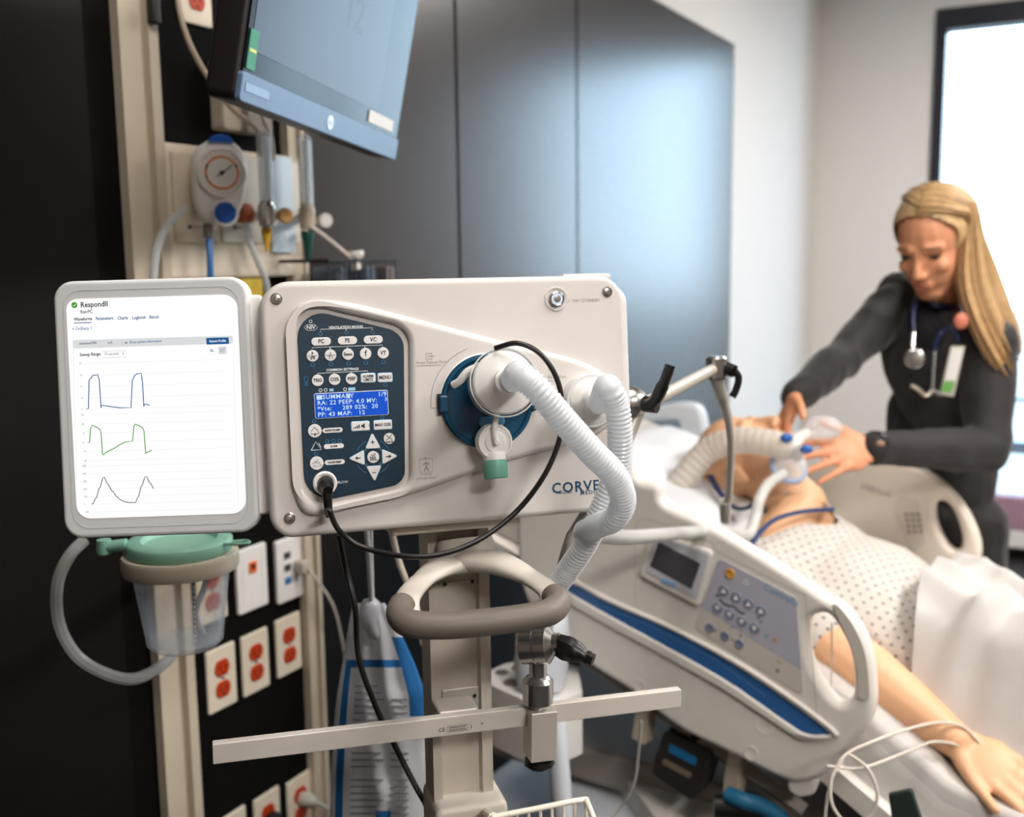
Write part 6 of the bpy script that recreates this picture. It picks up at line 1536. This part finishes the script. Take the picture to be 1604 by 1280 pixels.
# hair
M_hair = mat('blond_hair', (206, 172, 124), .42, vary=.35, scale=60, spec=.5)
M_hair2 = mat('dark_blond_hair', (158, 122, 82), .45, vary=.3, scale=60)
B = Blob()
B.ell(NH(0, -.020, .048), (.084, .098, .082), *NE)
hcut = [NH(0, .055, .0), nfw]
B.mesh('hair', nurse, M_hair, .005, 3, 'long straight blond hair', cut=lambda v: (v - ncen).dot(nfw) < .030 + .55 * max(0, ((v - ncen).dot(nup) - .045)) )
HR = [x for x in nurse.children if x.name.startswith('hair')][0]
q = MB(); rh = random.Random(3)
def lockpath(s_, w_):
    Lp = [(1448, 292), (1452, 318), (1476, 345), (1492, 395), (1504, 440), (1520, 500), (1550, 560), (1576, 600)]
    Rp = [(1462, 288), (1506, 292), (1536, 330), (1550, 390), (1562, 430), (1580, 480), (1594, 520), (1596, 548)]
    base_y = [2.33, 2.30, 2.29, 2.29, 2.28, 2.265, 2.255, 2.25]
    out_ = []
    for i in range(8):
        x = Lp[i][0] + (Rp[i][0] - Lp[i][0]) * s_; y = Lp[i][1] + (Rp[i][1] - Lp[i][1]) * s_
        dep = base_y[i] + (.10 * s_ ** 2) + w_ * (.10 if i > 1 else .03)
        out_.append(at(x, y, dep))
    return out_
def skull(th, ph, sx_):
    m_ = V3((0, math.cos(th), math.sin(th))); sd_ = V3((sx_, -.15 if sx_ < 0 else -.9, -.12)).normalized()
    sd_ = (sd_ - m_ * m_.dot(sd_)).normalized(); v_ = m_ * math.cos(ph) + sd_ * math.sin(ph)
    return NH(v_.x * .0885, -.020 + v_.y * .1035, .048 + v_.z * .0870)
for k_ in range(620):
    a = rh.random(); th = math.radians(42 + 120 * a); sd_ = -1 if rh.random() < .72 else 1
    if sd_ > 0 : th = math.radians(52 + 100 * a)
    P = [skull(th, math.radians(x), sd_) for x in (0, 18, 36, 54, 72, 88)]
    if sd_ < 0:
        LP = lockpath(a, .15 + .85 * rh.random() * (.3 + .7 * a)); P = P[:5] + [P[5].lerp(LP[3], .5)] + LP[4:8]
    j_ = V3((rh.uniform(-1, 1), rh.uniform(-1, 1), rh.uniform(-.3, .3))) * .0035
    P = spline([p + j_ * (.3 + i * .25) for i, p in enumerate(P)], 4)
    if sd_ < 0: P = P[:len(P) - rh.randint(0, 5)]
    r0 = rh.uniform(.0024, .0044)
    q.tube(P, [r0 * (.55 + .6 * math.sin(math.pi * min(1, (i + 1) / len(P)) * .85)) for i in range(len(P))], M_hair if rh.random() < .72 else M_hair2, 6, flat=.5)
q.build('hair_strands', HR, smooth=180)
# stethoscope and badge
M_stub = mat('navy_tubing', (20, 30, 66), .4)
t = thing('stethoscope', "stethoscope with navy tubing hanging round the caregiver's neck", 'stethoscope', None, at(1440, 560, 2.28))
yN = 2.30
q = MB(); q.tube(spline([at(1500, 478, 2.42), at(1470, 480, 2.36), at(1440, 462, 2.38), at(1430, 490, 2.34), at(1431, 525, 2.31)], 6), .0055, M_stub, 10); q.tube(spline([at(1500, 470, 2.44), at(1504, 500, 2.28), at(1476, 520, 2.27), at(1466, 535, 2.27), at(1462, 555, 2.27)], 6), .0055, M_stub, 10); q.tube(spline([at(1476, 520, 2.27), at(1492, 515, 2.26), at(1500, 535, 2.26)], 6), .005, M_stub, 10); q.build('tubing', t)
q = MB(); q.tube([at(1431, 522, 2.30), at(1429, 545, 2.285)], .006, M_steel, 10); q.lathe(at(1432, 562, 2.28), V3((-.3, -1, .1)), [(.012, -.012), (.021, -.004), (.0215, .004), (.018, .006), (0, .006)], M_steel, 28); q.build('chest_piece', t)
q = MB(); q.tube([at(1464, 550, 2.265), at(1460, 612, 2.25)], .0042, M_steel, 10); q.tube(spline([at(1460, 612, 2.25), at(1450, 620, 2.25), at(1438, 610, 2.25), at(1427, 604, 2.25)], 4), .0045, mat('pale_metal', (206, 196, 176), .3, metal=.7), 8); q.tube([at(1460, 612, 2.25), at(1474, 618, 2.25)], .006, M_steel, 8); q.build('binaural', t)
t = thing('id_badge', 'white badge with a green lower band clipped on the charcoal jacket', 'badge', None, at(1490, 580, 2.25))
bfp = Frame(at(1492, 578, 2.25), V3((.92, -.38, 0)), V3((.27, -.1, 1)))
q = MB(); q.plate(bfp, [rpoly(bfp.uvs([(1489, 542), (1512, 542), (1494, 622), (1472, 618)]), .003)], -.002, 0, .0005, mat('badge_holder', (188, 184, 172), .3)); q.build('holder', t)
q = MB(); q.plate(bfp, [bfp.uvs([(1491, 545), (1509, 546), (1497, 596), (1480, 596)], .001)], .0, .001, .0001, mat('badge_card', (236, 234, 230), .4)); q.build('card', t)
q = MB(); q.plate(bfp, [bfp.uvs([(1479, 598), (1495, 598), (1491, 614), (1474, 613)], .001)], .0, .001, .0001, mat('badge_green', (110, 178, 88), .4)); q.build('green_band', t, 'green band')
q = MB(); q.ball(at(1505, 503, 2.25), (.016, .009, .018), mat('coral_reel', (200, 118, 94), .5), seg=18, rings=12); q.build('badge_reel', t, 'coral reel')
q = MB(); w_ = lwr.lerp(lelb, .03); q.lathe(w_, (lelb - lwr), [(.034, -.007), (.0355, -.006), (.0355, .006), (.034, .007)], M_rub, 28); q.ball(w_ + V3((0, -.03, .012)), (.010, .004, .010), mat('watch_face', (150, 116, 98), .3), seg=14, rings=8); q.build('wristwatch', None, "dark wristwatch on the caregiver's left wrist", cat='watch')
